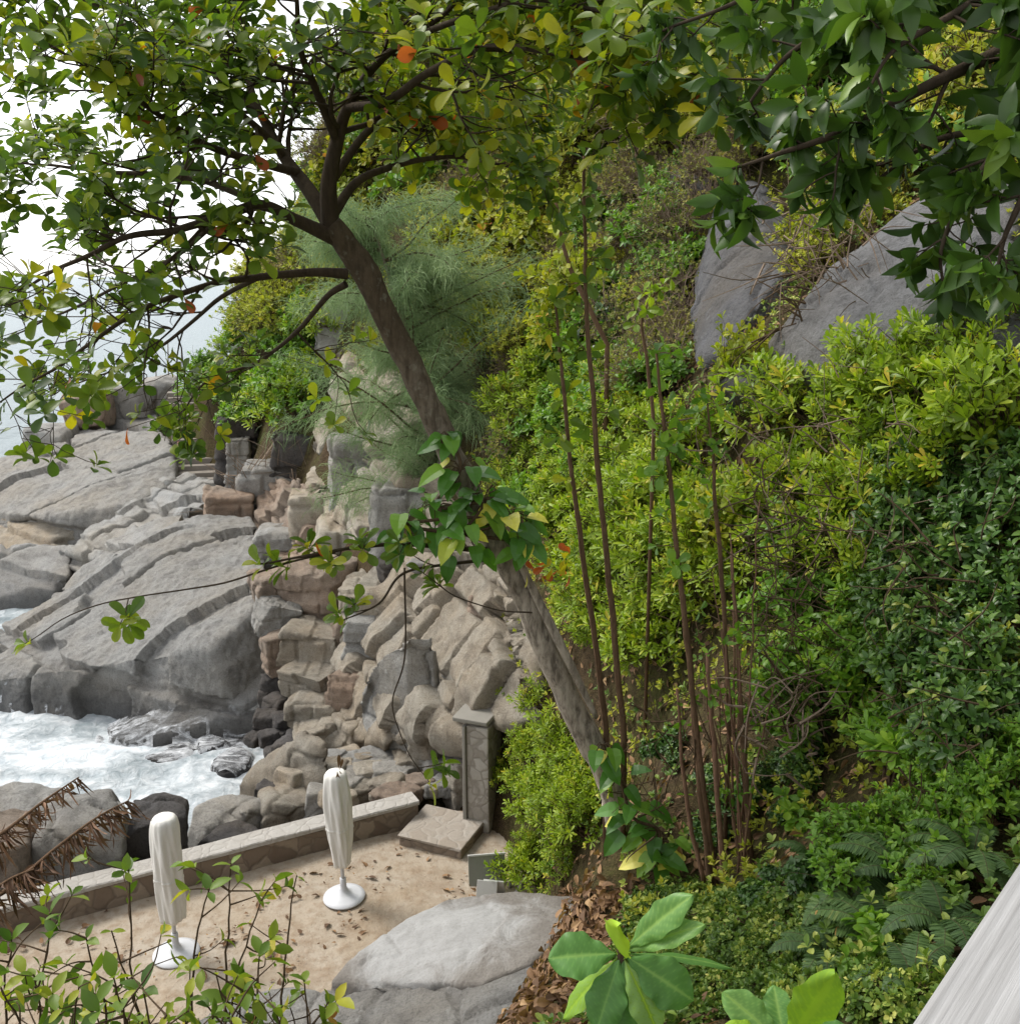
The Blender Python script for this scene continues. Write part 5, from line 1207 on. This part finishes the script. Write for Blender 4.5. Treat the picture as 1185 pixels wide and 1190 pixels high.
# ------------------------------------------------------------------ hanging dark tree, upper right
og = np.random.default_rng(41)
ov = thing('overhanging_tree', 'dark glossy leaved tree whose branches hang into the upper right corner', 'tree', (4.6, 4.2, float(H(4.6, 4.2))))
b0 = np.array([4.6, 4.2, float(H(4.6, 4.2))-0.2]); top = at(1420, -120, 4.6)
P = smooth_path([b0, b0*0.5+top*0.5+[0.25, 0.1, 0], top, top+[0.1, 0.2, 1.0]], 8); V, F = tube(P, np.linspace(0.16, 0.07, len(P)), 12); g_ = Geo(); g_.add(V, F); g_.build('trunk', M['bark_dark'], ov, True, ov.location)
tips = []
for rows, dens in [
 ([(1420,-60,4.6,.06),(1300,0,4.5,.045),(1185,50,4.4,.035),(1080,100,4.3,.026),(980,150,4.3,.018),(900,180,4.3,.011),(850,195,4.3,.006)], 6.0),
 ([(1410,20,4.6,.05),(1290,90,4.4,.038),(1190,150,4.2,.028),(1130,215,4.1,.018),(1100,280,4.1,.010),(1105,330,4.1,.006)], 6.0),
 ([(1420,-120,4.6,.055),(1280,-90,4.7,.042),(1130,-40,4.8,.032),(1010,10,4.8,.023),(920,60,4.8,.015),(870,130,4.8,.007)], 6.5),
 ([(1420,-160,4.6,.045),(1250,-140,5,.034),(1080,-80,5.2,.026),(940,-30,5.3,.018),(840,10,5.3,.012),(760,40,5.3,.007)], 5.5),
 ([(1400,60,4.5,.04),(1300,150,4.1,.03),(1215,190,3.9,.02),(1175,260,3.8,.012),(1165,310,3.8,.007)], 6.0),
 ([(1280,0,4.5,.03),(1180,-20,4.2,.022),(1100,20,4.0,.016),(1040,60,3.9,.010),(1010,110,3.9,.006)], 6.5),
 ([(1190,150,4.2,.02),(1100,160,4.4,.016),(1040,190,4.5,.011),(1000,220,4.5,.006)], 6.0)]:
    limb(rows, ov, tips, dens, (0.18, 0.42), 0.3, 'limb', kids=3, lvl=1, g=og, up=-0.2)
C = np.array([t[0] for t in tips]); A = np.array([t[1] for t in tips])*0.8+[0, 0, -0.25]
fo = Geo(); rosettes(fo, 'lance', C, A, 5, 0.14, 0.42, 1.0, og, np.clip(0.4+og.normal(0, 0.25, len(C)), 0, 0.96), 0.3, upb=-0.28); fo.build('foliage', M['lf_gloss'], ov, True, ov.location)

tangle('bare dry twigs sticking out of the bright thicket below the boulders', 800, 430, 1060, 640, 9.3, 60, 11, 0.006, 'twig_pale')
tangle('dry twigs among the dark shrubs at the right edge', 1000, 600, 1150, 900, 7.0, 50, 12, 0.006)
# ------------------------------------------------------------------ foreground seedlings with big leaves
def hero_leaf(geo, base, tip, width, up, tint, g, fold=0.18, droop=0.12, notch=0.0):
    base = np.asarray(base); ax = tip-base; L = np.linalg.norm(ax); D = ax/L; S = nrm(np.cross(up, D)); U = np.cross(D, S)
    nu, nv = 44, 15; u = np.linspace(0, 1, nu)[:, None]; v = np.linspace(-1, 1, nv)[None]
    hw = 0.5*np.sin(np.pi*np.clip(u, 0, 1)**1.4)**0.72 + 0.012; ph = g.uniform(0, 6)
    wav = 0.035*np.sin(u*17+ph+v*2)*np.abs(v)**2 + 0.02*np.sin(u*31+ph*2)*np.abs(v)**3
    x = u*L + 0*v - notch*L*np.exp(-(v*3)**2)*u**14; y = v*hw*width*(1+0.06*np.sin(u*23+ph)*np.sign(v)); z = -droop*L*u*u + fold*np.abs(v)*hw*width + wav*width - 0.10*width*np.abs(v)**2.5
    vein = np.exp(-(v*9)**2) + 0.55*np.exp(-((((u*9.5-np.abs(v)*2.2) % 1)-0.5)/0.10)**2)*(np.abs(v) > 0.06)
    P = base + x[..., None]*D + y[..., None]*S + z[..., None]*U
    t = np.clip(tint + 0.30*vein + 0.05*g.normal()*np.ones_like(x), 0, 1)
    geo.add(P.reshape(-1, 3), grid_faces(nu, nv), t.ravel())

def seedling(label, cen, Y, lv, seed, lean=(0.05, 0.05)):
    g = np.random.default_rng(seed); C0 = at(*cen, Y); gx_, gy_ = C0[0]+lean[0], C0[1]+lean[1]; root = np.array([gx_, gy_, float(H(gx_, gy_))-0.05])
    o = thing('seedling', label, 'seedling', root); P = smooth_path([root, 0.5*(root+C0)+[0.05, 0.02, 0], C0-[0, 0, 0.02], C0+[0, 0, 0.015]], 8)
    V, F = tube(P, np.linspace(0.016, 0.008, len(P)), 8); s = Geo(); s.add(V, F); s.build('stem', M['twig'], o, True, root)
    for (tx, ty, dY, wpx, tint, up, fold) in lv:
        T = at(cen[0]+(tx-cen[0])*0.93, cen[1]+(ty-cen[1])*0.93, Y+dY); w_ = 0.74*wpx*np.linalg.norm(C0-[0,0,CAMZ])/FPX; st_ = C0+(T-C0)*0.07; ge = Geo()
        V, F = tube(np.array([C0, 0.5*(C0+st_), st_]), 0.004, 5, False); ge.add(V, F, 0.9)
        hero_leaf(ge, st_, T, w_, np.array(up, float), tint, g, fold); ge.build('leaf', M['lf_seedling'], o, True, root)
    return o
seedling('large leaved seedling in the foreground, left of its neighbour, with folded blue green leaves', (722,1108), 2.15, [
 (632,1112,-0.02,64,0.42,(0.1,-0.6,0.8),0.35),(700,1090,-0.25,52,0.98,(-0.5,-0.7,0.3),0.1),(802,1036,-0.05,44,0.5,(-0.6,-0.6,0.5),0.3),(818,1070,-0.08,34,0.62,(-0.3,-0.6,0.8),0.35),
 (866,1112,0.10,20,0.2,(0,-0.1,1),0.1),(816,1168,-0.05,66,0.38,(0.2,-0.8,0.6),0.2),(690,1206,-0.10,56,0.3,(-0.2,-0.8,0.5),0.2),(640,1188,0.0,34,0.9,(-0.6,-0.4,0.6),0.2),(744,1222,-0.1,60,0.25,(0.1,-0.9,0.4),0.2),(775,1215,-0.1,50,0.7,(0.4,-0.8,0.4),0.2)], 3)
seedling('large leaved seedling at the bottom edge, right of its neighbour, with one broad bright leaf', (912,1215), 1.95, [
 (975,1138,-0.06,62,0.97,(0.1,-0.8,0.6),0.12),(838,1150,0.05,48,0.45,(-0.3,-0.6,0.8),0.3),(898,1140,0.08,40,0.5,(-0.2,-0.6,0.8),0.3),(835,1196,-0.02,40,0.9,(-0.2,-0.5,0.8),0.2),(1010,1205,0,50,0.4,(0.2,-0.6,0.8),0.2),(950,1175,0.1,46,0.2,(0,-0.6,0.8),0.2)], 4)

# ------------------------------------------------------------------ open shrubs, bottom left
def open_shrub(label, base, stems, seed, L=0.085, Y=3.3):
    g = np.random.default_rng(seed); b = at(base[0], base[1], Y); b[2] = float(H(b[0], b[1]))-0.05
    o = thing('open_shrub', label, 'shrub', b); st, fo = Geo(), Geo(); O, A, T = [], [], []
    for (tx, ty, dY) in stems:
        e = at(tx, ty, Y+dY); m1 = b*0.6+e*0.4+g.normal(0, 0.06, 3); m2 = b*0.25+e*0.75+g.normal(0, 0.06, 3)
        P = smooth_path([b, m1, m2, e], 8); P = P+np.stack([fbm(P*6+k*3+seed, 2) for k in (1, 2, 3)], 1)*0.025
        V, F = tube(P, np.linspace(0.010, 0.0028, len(P)), 6, False); st.add(V, F)
        for i in range(6 if seed == 1 else 10):
            j = int(len(P)*g.uniform(0.45, 1)); j = min(j, len(P)-1); d = nrm(g.normal(size=3)*[1, 1, 0.5]+[0, 0, 0.3]); l = g.uniform(0.05, 0.24); q = P[j]+d*l
            V, F = tube(smooth_path([P[j], 0.5*(P[j]+q)+g.normal(0, 0.012, 3), q], 3), np.linspace(0.004, 0.002, 7), 4, False); st.add(V, F); O.append(q); A.append(d); T.append(g.uniform(0, 1))
        O.append(P[-1]); A.append(nrm(P[-1]-P[-3])); T.append(g.uniform(0, 0.8))
    st.build('stems', M['twig'], o, True, b); O = np.array(O); A = np.array(A)+[0, 0, 0.1]; T = np.array(T)
    h = len(O)*2//3
    rosettes(fo, 'ell', O[:h], A[:h], 3, L, 0.52, 1.1, g, T[:h], 0.35, upb=-0.15); rosettes(fo, 'ell', O[h:], A[h:], 2, L*0.7, 0.45, 1.0, g, T[h:]*0.3+0.8, 0.35, upb=-0.5)
    fo.build('foliage', M['lf_open'], o, True, b); return o
open_shrub('open twiggy shrub in front of the left umbrella, tallest of those at the lower left', (215,1290), [(240,1035,0.1),(268,1000,0.4),(300,1045,0.3),(150,1010,0.2),(345,1020,0.5),(130,1085,0.0)], 1, 0.07, 3.3)
open_shrub('yellowish open shrub in the lower left corner of the view', (60,1300), [(15,1090,0.0),(60,1060,0.2),(100,1090,0.1),(40,1130,-0.1),(130,1120,0.0),(0,1150,-0.2),(90,1150,-0.2)], 2, 0.068, 3.0)
open_shrub('open shrub with dark round leaves against the grey rock at the lower left', (330,1310), [(300,1110,0.1),(350,1140,0.2),(280,1150,0),(380,1165,0.2),(250,1130,0.0),(320,1170,-0.1)], 3, 0.08, 3.2)
open_shrub('low leafy shrub filling the bottom edge between the two other open shrubs', (180,1330), [(165,1150,-0.1),(215,1160,-0.2),(140,1160,-0.2),(240,1170,-0.1),(190,1180,-0.3),(110,1180,-0.2),(270,1180,-0.2)], 4, 0.07, 2.9)

# ------------------------------------------------------------------ dead palm fronds at the left edge
def palm():
    g = np.random.default_rng(8); b = at(-420, 1080, 7.2); b[2] = float(H(b[0], b[1])); o = thing('palm_tree', 'palm with dead brown fronds drooping into the view at the left edge', 'palm', b)
    crown = at(-420, 950, 7.2); P = smooth_path([b-[0, 0, 0.2], 0.5*(b+crown)+[0.05, 0, 0], crown], 8); V, F = tube(P, np.linspace(0.17, 0.12, len(P)), 12); ge = Geo(); ge.add(V, F); ge.build('trunk', M['bark'], o, True, b)
    for rows, ll in [([(-420,955,7.2,.03),(-200,960,7.2,.026),(-60,1005,7.3,.022),(0,970,7.4,.016),(50,932,7.5,.011),(92,903,7.6,.005)], 0.40), ([(-420,955,7.2,.034),(-230,1010,7.1,.028),(-80,1085,7.0,.024),(0,1040,7.0,.018),(60,990,7.05,.013),(110,952,7.1,.009),(150,930,7.2,.004)], 0.46), ([(-420,955,7.2,.03),(-250,1000,7.0,.026),(-120,1060,6.9,.02),(-40,1050,6.9,.015),(15,1020,6.9,.01),(40,1010,6.9,.005)], 0.42)]:
        P, r = trace(rows, 16); V, F = tube(P, r, 7, False); ra = Geo(); ra.add(V, F); fr = ra.build('frond', M['stem_brown'], o, True, b)
        le = Geo(); n = 130; t = g.uniform(0.32, 1.0, n); j = np.minimum((t*(len(P)-1)).astype(int), len(P)-2); T = nrm(P[j+1]-P[j]); B_ = P[j]
        sd = np.where(g.random(n) < 0.5, -1, 1)[:, None]; S = nrm(np.cross(T, [0, 0, 1.0]))*sd
        D = nrm(T*0.4+S*0.45*g.uniform(0.0, 1.6, (n, 1))+np.array([0, 0, -1.0])*g.uniform(0.2, 1.3, (n, 1))+g.normal(0, 0.12, (n, 3))); L = ll*g.uniform(0.5, 1.1, n)*(1.1-0.6*t)
        leaves(le, leaf_template([(0,0.3),(0.3,0.5),(0.65,0.4),(0.85,0.25),(1,0.02)], 0.35, 0.35, 0.03), B_, D, g.normal(size=(n, 3))+[0, -1, 0.2], L, 0.017*g.uniform(0.6, 1.5, n), g.uniform(0, 1, n))
        q = le.build('leaflets', M['lf_palm'], fr, False, b)
palm()

# ------------------------------------------------------------------ ferns
def fern_mesh(seed):
    g = np.random.default_rng(seed); fo, st = Geo(), Geo(); tp = leaf_template([(0,0.3),(0.4,0.5),(0.8,0.35),(1,0.02)], 0.1, 0.15)
    for i in range(11):
        th = g.uniform(0, 6.28); L = g.uniform(0.5, 0.85); k = 9; h = np.array([math.cos(th), math.sin(th), 0]); P = [np.zeros(3)]; a = R(g.uniform(50, 75))
        for q in range(k): P.append(P[-1]+(h*math.cos(a)+np.array([0, 0, 1])*math.sin(a))*L/k); a -= R(g.uniform(9, 16))
        P = smooth_path(P, 5); V, F = tube(P, np.linspace(0.005, 0.002, len(P)), 4, False); st.add(V, F)
        j = np.arange(6, len(P)-1); T = nrm(P[j+1]-P[j]); t = j/len(P); W = np.sin(np.pi*t**0.8)*0.13+0.02
        for s in (-1, 1):
            S = nrm(np.cross(T, [0, 0, 1.0]))*s; leaves(fo, tp, P[j], S+T*0.25+g.normal(0, 0.06, S.shape)-[0, 0, 0.15], np.cross(S, T)*s+g.normal(0, 0.1, S.shape), W, 0.024, np.clip(g.normal(0.45, 0.12, len(j))+0.1*g.normal(), 0, 1))
    def mk(gm, nm, mat):
        F = []
        for kk in (3, 4):
            f = [x for x in gm.F if x.shape[1] == kk]
            if f: F.append(np.concatenate(f))
        return mesh_data(nm, np.concatenate(gm.V), F, M[mat], np.concatenate(gm.T))
    return mk(st, 'fern_stalks', 'twig'), mk(fo, 'fern_blades', 'lf_fern')
M['lf_fern'] = leaf_material('fern_blade', [(0, srgb(46,70,46)), (0.5, srgb(68,96,62)), (0.9, srgb(96,122,80)), (1, srgb(150,120,80))], 0.5, 0.3)
FM = [fern_mesh(s) for s in (1, 2)]
for i, (px, py, s, lab) in enumerate([(985,1010,1.0,'fern with long hanging fronds nearest the red brown stems'),(1050,990,1.1,'fern right of the first one, below the rosette shrubs'),(1020,1060,1.0,'fern with spreading fronds left of the wooden rail top'),(1095,1040,0.9,'fern just left of the wooden rail'),(1130,960,1.0,'fern in deep shade under the dark shrubs by the rail'),(960,1075,0.8,'small fern on the bank among variegated low shrubs'),(940,960,0.7,'small fern at the dark hollow right of the stems'),(1060,1110,0.8,'lowest fern beside the wooden rail')]):
    q = ground_hit(px, py+40); n = nrm(q-[0, 0, CAMZ]); o = thing('fern', lab, 'fern', q-n*0.22, 'ferns near the rail', VRNG.uniform(0, 6.28)); o.scale = (s*0.75,)*3
    for me in FM[i % 2]: c = bpy.data.objects.new(me.name.split('.')[0], me); link(c); c.parent = o
# broad leaved young plants on the bank
for px, py, s, lab in [(925,965,0.5,'young broad leaved plant just right of the red brown stems'),(1060,880,0.45,'young broad leaved plant below the rosette shrubs'),(1000,1120,0.45,'young broad leaved plant above the bright seedling'),(640,1010,0.35,'young broad leaved plant at the foot of the draped bank')]:
    q = ground_hit(px, py); shrub('broad', (q[0], q[1]-0.1, q[2]), s, lab)

# ------------------------------------------------------------------ umbrellas
def lathe(prof, n=40, fold=None):
    V, F = [], []; m = len(prof); th = np.arange(n)*2*np.pi/n
    for k, (r, z) in enumerate(prof):
        rr_ = np.full(n, r) if fold is None else r*(1+fold(th, z)); V.append(np.stack([rr_*np.cos(th), rr_*np.sin(th), np.full(n, z)], 1))
    V = np.concatenate(V); i = np.arange(n); j = (i+1) % n
    return V, np.concatenate([np.stack([k*n+i, k*n+j, (k+1)*n+j, (k+1)*n+i], 1) for k in range(m-1)])
def umbrella(px, py, h, label, prof, rz, tilt, sd):
    q = at_z(px, py, 0.0); o = thing('umbrella', label, 'umbrella', (q[0], q[1], 0.02), None, rz); o.rotation_euler.x, o.rotation_euler.y = tilt
    V, F = lathe([(0.02,0),(0.335,0),(0.345,0.012),(0.34,0.028),(0.27,0.05),(0.16,0.082),(0.085,0.12),(0.058,0.17),(0.05,0.24),(0.046,0.26),(0.01,0.26)], 48); mesh_obj('base', V, F, M['white_plastic'], o, smooth=True)
    V, F = tube(np.array([[0,0,0.2],[0,0,h*0.5],[0,0,h-0.02]]), 0.03, 14); mesh_obj('pole', V, F, M['white_plastic'], o, smooth=True)
    V, F = lathe([(0.052,0.24),(0.052,0.36),(0.034,0.37)], 20); mesh_obj('pole_sleeve', V, F, M['white_plastic'], o, smooth=True)
    f = lambda th, z: (0.10*np.sin(5*th+z*1.8+sd)+0.05*np.sin(9*th-z*2.6+sd*2)+0.035*np.sin(14*th+z*6))*np.clip(1.15-(z/h)**6, 0.12, 1)
    zs = np.linspace(0, 1, 34); pr = np.array(prof); P = [(np.interp(t, pr[:, 0], pr[:, 1]), 0.62+(h-0.62)*t) for t in zs]
    P = [(0.034, 0.64), (P[0][0]*0.8, 0.62)] + P + [(P[-1][0]*0.8, h+0.012), (P[-1][0]*0.3, h+0.022), (0.003, h+0.024)]
    V, F = lathe(P, 96, f); mesh_obj('cover', V, F, M['ivory_cloth'], o, smooth=True)
    zb = 0.62+(h-0.62)*0.42; rb = np.interp(0.42, pr[:, 0], pr[:, 1])+0.006
    V, F = lathe([(rb-0.004, zb-0.022), (rb, zb-0.018), (rb, zb+0.018), (rb-0.004, zb+0.022)], 96, f); mesh_obj('strap', V, F, M['ivory_cloth'], o, smooth=True)
    return o, np.array([q[0], q[1], h])
_, t1 = umbrella(400, 1044, 2.28, 'closed white umbrella with creased cover in the middle of the sand, clear of the shrub', [(0,0.135),(0.3,0.185),(0.65,0.215),(0.9,0.195),(0.98,0.175),(1,0.15)], 0.4, (R(0.5), R(-1.5)), 1)
umbrella(205, 1110, 2.30, 'closed white umbrella with smooth cover partly behind the foreground shrub', [(0,0.175),(0.3,0.195),(0.65,0.205),(0.9,0.20),(0.98,0.18),(1,0.155)], 1.9, (R(0), R(-0.5)), 3)
g = np.random.default_rng(12); ge = Geo(); P0 = t1+[0.02, -0.13, 0.1]
leaves(ge, 'almond', P0[None]+g.normal(0, 0.02, (4, 3)), np.array([[0.1,0,1.0],[0.35,-0.1,-0.9],[0.1,-0.3,-1],[0.25,0.1,0.7]]), np.array([[0.3,-1,0]]*4), np.array([.22,.24,.2,.17]), np.array([.06,.09,.08,.05]), np.array([.0,.1,.05,.1]))
o = ge.build('dead_leaf', M['lf_dead'], None, False, P0); o.location = [float(x) for x in P0]; props(o, 'curled dark brown dead leaf caught on top of the middle umbrella', 'leaf')

# ------------------------------------------------------------------ litter of fallen leaves
g = np.random.default_rng(61); ge = Geo(); O, Nn = [], []
while len(O) < 300:
    px, py = g.uniform(-20, 640), g.uniform(955, 1190); q = at_z(px, py, 0.03)
    if sdist(TERR, q[:1], q[1:2])[0] > -0.1: continue
    cl = fbm(np.array([[q[0]*0.7, q[1]*0.7, 3.0]]), 3)[0]
    if g.random() > 0.06+2.2*cl: continue
    if min(math.hypot(q[0]-a_[0], q[1]-a_[1]) for a_ in (at_z(400,1044,0), at_z(205,1110,0))) < 0.42: continue
    q[2] += 0.01; O.append(q)
O = np.array(O); n = len(O); a = g.uniform(0, 6.28, n); D = np.stack([np.cos(a), np.sin(a), g.normal(0, 0.12, n)], 1); L = 0.045+0.16*g.random(n)**2.2
leaves(ge, 'almond', O, D, g.normal(0, 0.3, (n, 3))+[0, 0, 1], L, L*0.5, g.uniform(0, 1, n)**1.3)
o = ge.build('leaf_litter', M['lf_dead']); props(o, 'dry brown leaves strewn over the sand', 'fallen leaves', kind='stuff')
ge = Geo(); O, Nn = [], []
while len(O) < 1500:
    px, py = g.uniform(570, 800), g.uniform(1030, 1200)
    if px > 715+g.normal(0, 30) or px < 640-0.42*(py-1060)+g.normal(0, 12): continue
    q = ground_hit(px, py)
    if q is None or q[2] < 0.8: continue
    O.append(q); 
O = np.array(O); n = len(O); a = g.uniform(0, 6.28, n); e = 0.2
N_ = np.stack([-(H(O[:,0]+e, O[:,1])-O[:,2])/e, -(H(O[:,0], O[:,1]+e)-O[:,2])/e, np.ones(n)], 1); N_ = nrm(N_)
D = nrm(np.cross(N_, g.normal(size=(n, 3)))+N_*g.normal(0.1, 0.25, (n, 1))); L = g.uniform(0.07, 0.17, n)
leaves(ge, 'almond', O+N_*g.uniform(0.01, 0.08, (n, 1)), D, N_+g.normal(0, 0.45, (n, 3)), L, L*0.55, g.uniform(0, 1, n))
o = ge.build('leaf_litter', M['lf_dead']); props(o, 'deep brown leaf litter on the bank beside the bald rock', 'fallen leaves', kind='stuff')

# ------------------------------------------------------------------ driftwood by the far cliff
for rows, lab in [([(276,580,37,.10),(300,545,37,.09),(322,508,37.3,.07),(332,485,37.5,.04)],'thick bleached driftwood trunk leaning up toward the dark rock'),
 ([(316,568,35.5,.08),(345,556,35.4,.07),(378,543,35.2,.05),(400,536,35,.03)],'pale driftwood log lying across to the right'),
 ([(300,590,35.8,.05),(318,560,35.8,.05),(330,520,36,.035),(352,498,36.2,.02)],'thin driftwood branch standing among the others'),
 ([(340,600,34.5,.05),(342,570,34.5,.04),(338,545,34.6,.025)],'short driftwood stick upright before the rounded rock')]:
    P, r = trace(rows, 6); P = P+np.stack([fbm(P*1.5+k*3, 2) for k in (1, 2, 3)], 1)*0.08; V, F = tube(P, r, 8); c = P[0]; ge = Geo(); ge.add(V, F)
    for k in range(4):
        j = TG.integers(3, len(P)); v = nrm(TG.normal(size=3))*TG.uniform(0.4, 1.0); V, F = tube(np.array([P[j], P[j]+v*0.5+TG.normal(0, .06, 3), P[j]+v]), [0.03, 0.022, 0.01], 5, False); ge.add(V, F)
    o = ge.build('driftwood', M['twig_pale'], None, True, c); o.location = [float(x) for x in c]; props(o, lab, 'driftwood')
tangle('tangle of grey dead twigs on the driftwood pile', 262, 540, 390, 610, 35, 130, 9, 0.014, 'twig_pale')

# ------------------------------------------------------------------ balcony rail
rd = nrm(np.array([0.195, 0.22])); rp = np.array([rd[1], -rd[0]]); ra = np.array([0.335, 0.7])+rp*0.072
rail = thing('balcony_rail', 'weathered pale grey wooden balcony rail in the bottom right corner', 'railing', (ra[0], ra[1], 8.4), rz=math.atan2(rd[1], rd[0]))
bevel_obj('handrail', [(0.35,0,0.98,3.4,0.144,0.04,0)], M['wood'], rail, 0.006)
bevel_obj('lower_rail', [(0.35,0,0.82,3.3,0.045,0.09,0)], M['wood'], rail, 0.004)
bevel_obj('bottom_rail', [(0.35,0,0.12,3.3,0.045,0.07,0)], M['wood'], rail, 0.004)
for s in (-1.3, 2.0): bevel_obj('post', [(s,0,0.46,0.09,0.09,0.995,0)], M['wood'], rail, 0.005)
for i in range(19): bevel_obj('baluster', [(-1.12+i*0.165,0,0.465,0.03,0.03,0.62,0)], M['wood'], rail, 0.003)
dk = [(0.35, -0.14-0.13*i, -0.02, 3.6, 0.12, 0.035, 0) for i in range(14)] 
deck = bevel_obj('deck', dk, M['wood'], None, 0.004); deck.location = (ra[0], ra[1], 8.4); deck.rotation_euler.z = rail.rotation_euler.z; props(deck, kind='structure')
# ------------------------------------------------------------------ sky, sun, camera
SUN_EL, SUN_AZ = R(52), R(-62)      # azimuth from +Y, towards -X
w = bpy.data.worlds.new('World'); SC.world = w; w.use_nodes = True
nt = w.node_tree; nt.nodes.clear()
sky = nt.nodes.new('ShaderNodeTexSky'); sky.sky_type = 'NISHITA'; sky.sun_disc = False
sky.sun_elevation = SUN_EL; sky.sun_rotation = SUN_AZ; sky.air_density = 1.0; sky.dust_density = 1.0; sky.ozone_density = 1.0
hs = nt.nodes.new('ShaderNodeHueSaturation'); hs.inputs['Saturation'].default_value = 0.12
bg = nt.nodes.new('ShaderNodeBackground'); bg.inputs['Strength'].default_value = 0.14
ow = nt.nodes.new('ShaderNodeOutputWorld')
nt.links.new(sky.outputs[0], hs.inputs['Color']); nt.links.new(hs.outputs[0], bg.inputs['Color']); nt.links.new(bg.outputs[0], ow.inputs[0])
sl = bpy.data.lights.new('sun', 'SUN'); sl.energy = 1.5; sl.angle = R(20); sl.color = (1.0, 0.95, 0.87)
so = bpy.data.objects.new('sun', sl); link(so)
d = Vector((math.sin(SUN_AZ)*math.cos(SUN_EL), math.cos(SUN_AZ)*math.cos(SUN_EL), math.sin(SUN_EL)))
so.rotation_euler = d.to_track_quat('Z', 'Y').to_euler(); so.location = d*60
cam = bpy.data.cameras.new('camera'); cam.sensor_width = 36; cam.sensor_fit = 'HORIZONTAL'; cam.lens = 36*FPX/1185
cam.clip_start = 0.05; cam.clip_end = 12000
co = bpy.data.objects.new('camera', cam); link(co); co.location = (0, 0, CAMZ); co.rotation_euler = (R(90)-PITCH, 0, 0)
SC.camera = co
vs = SC.view_settings; vs.view_transform = 'Standard'; vs.look = 'None'; vs.gamma = 1; vs.exposure = 1.05
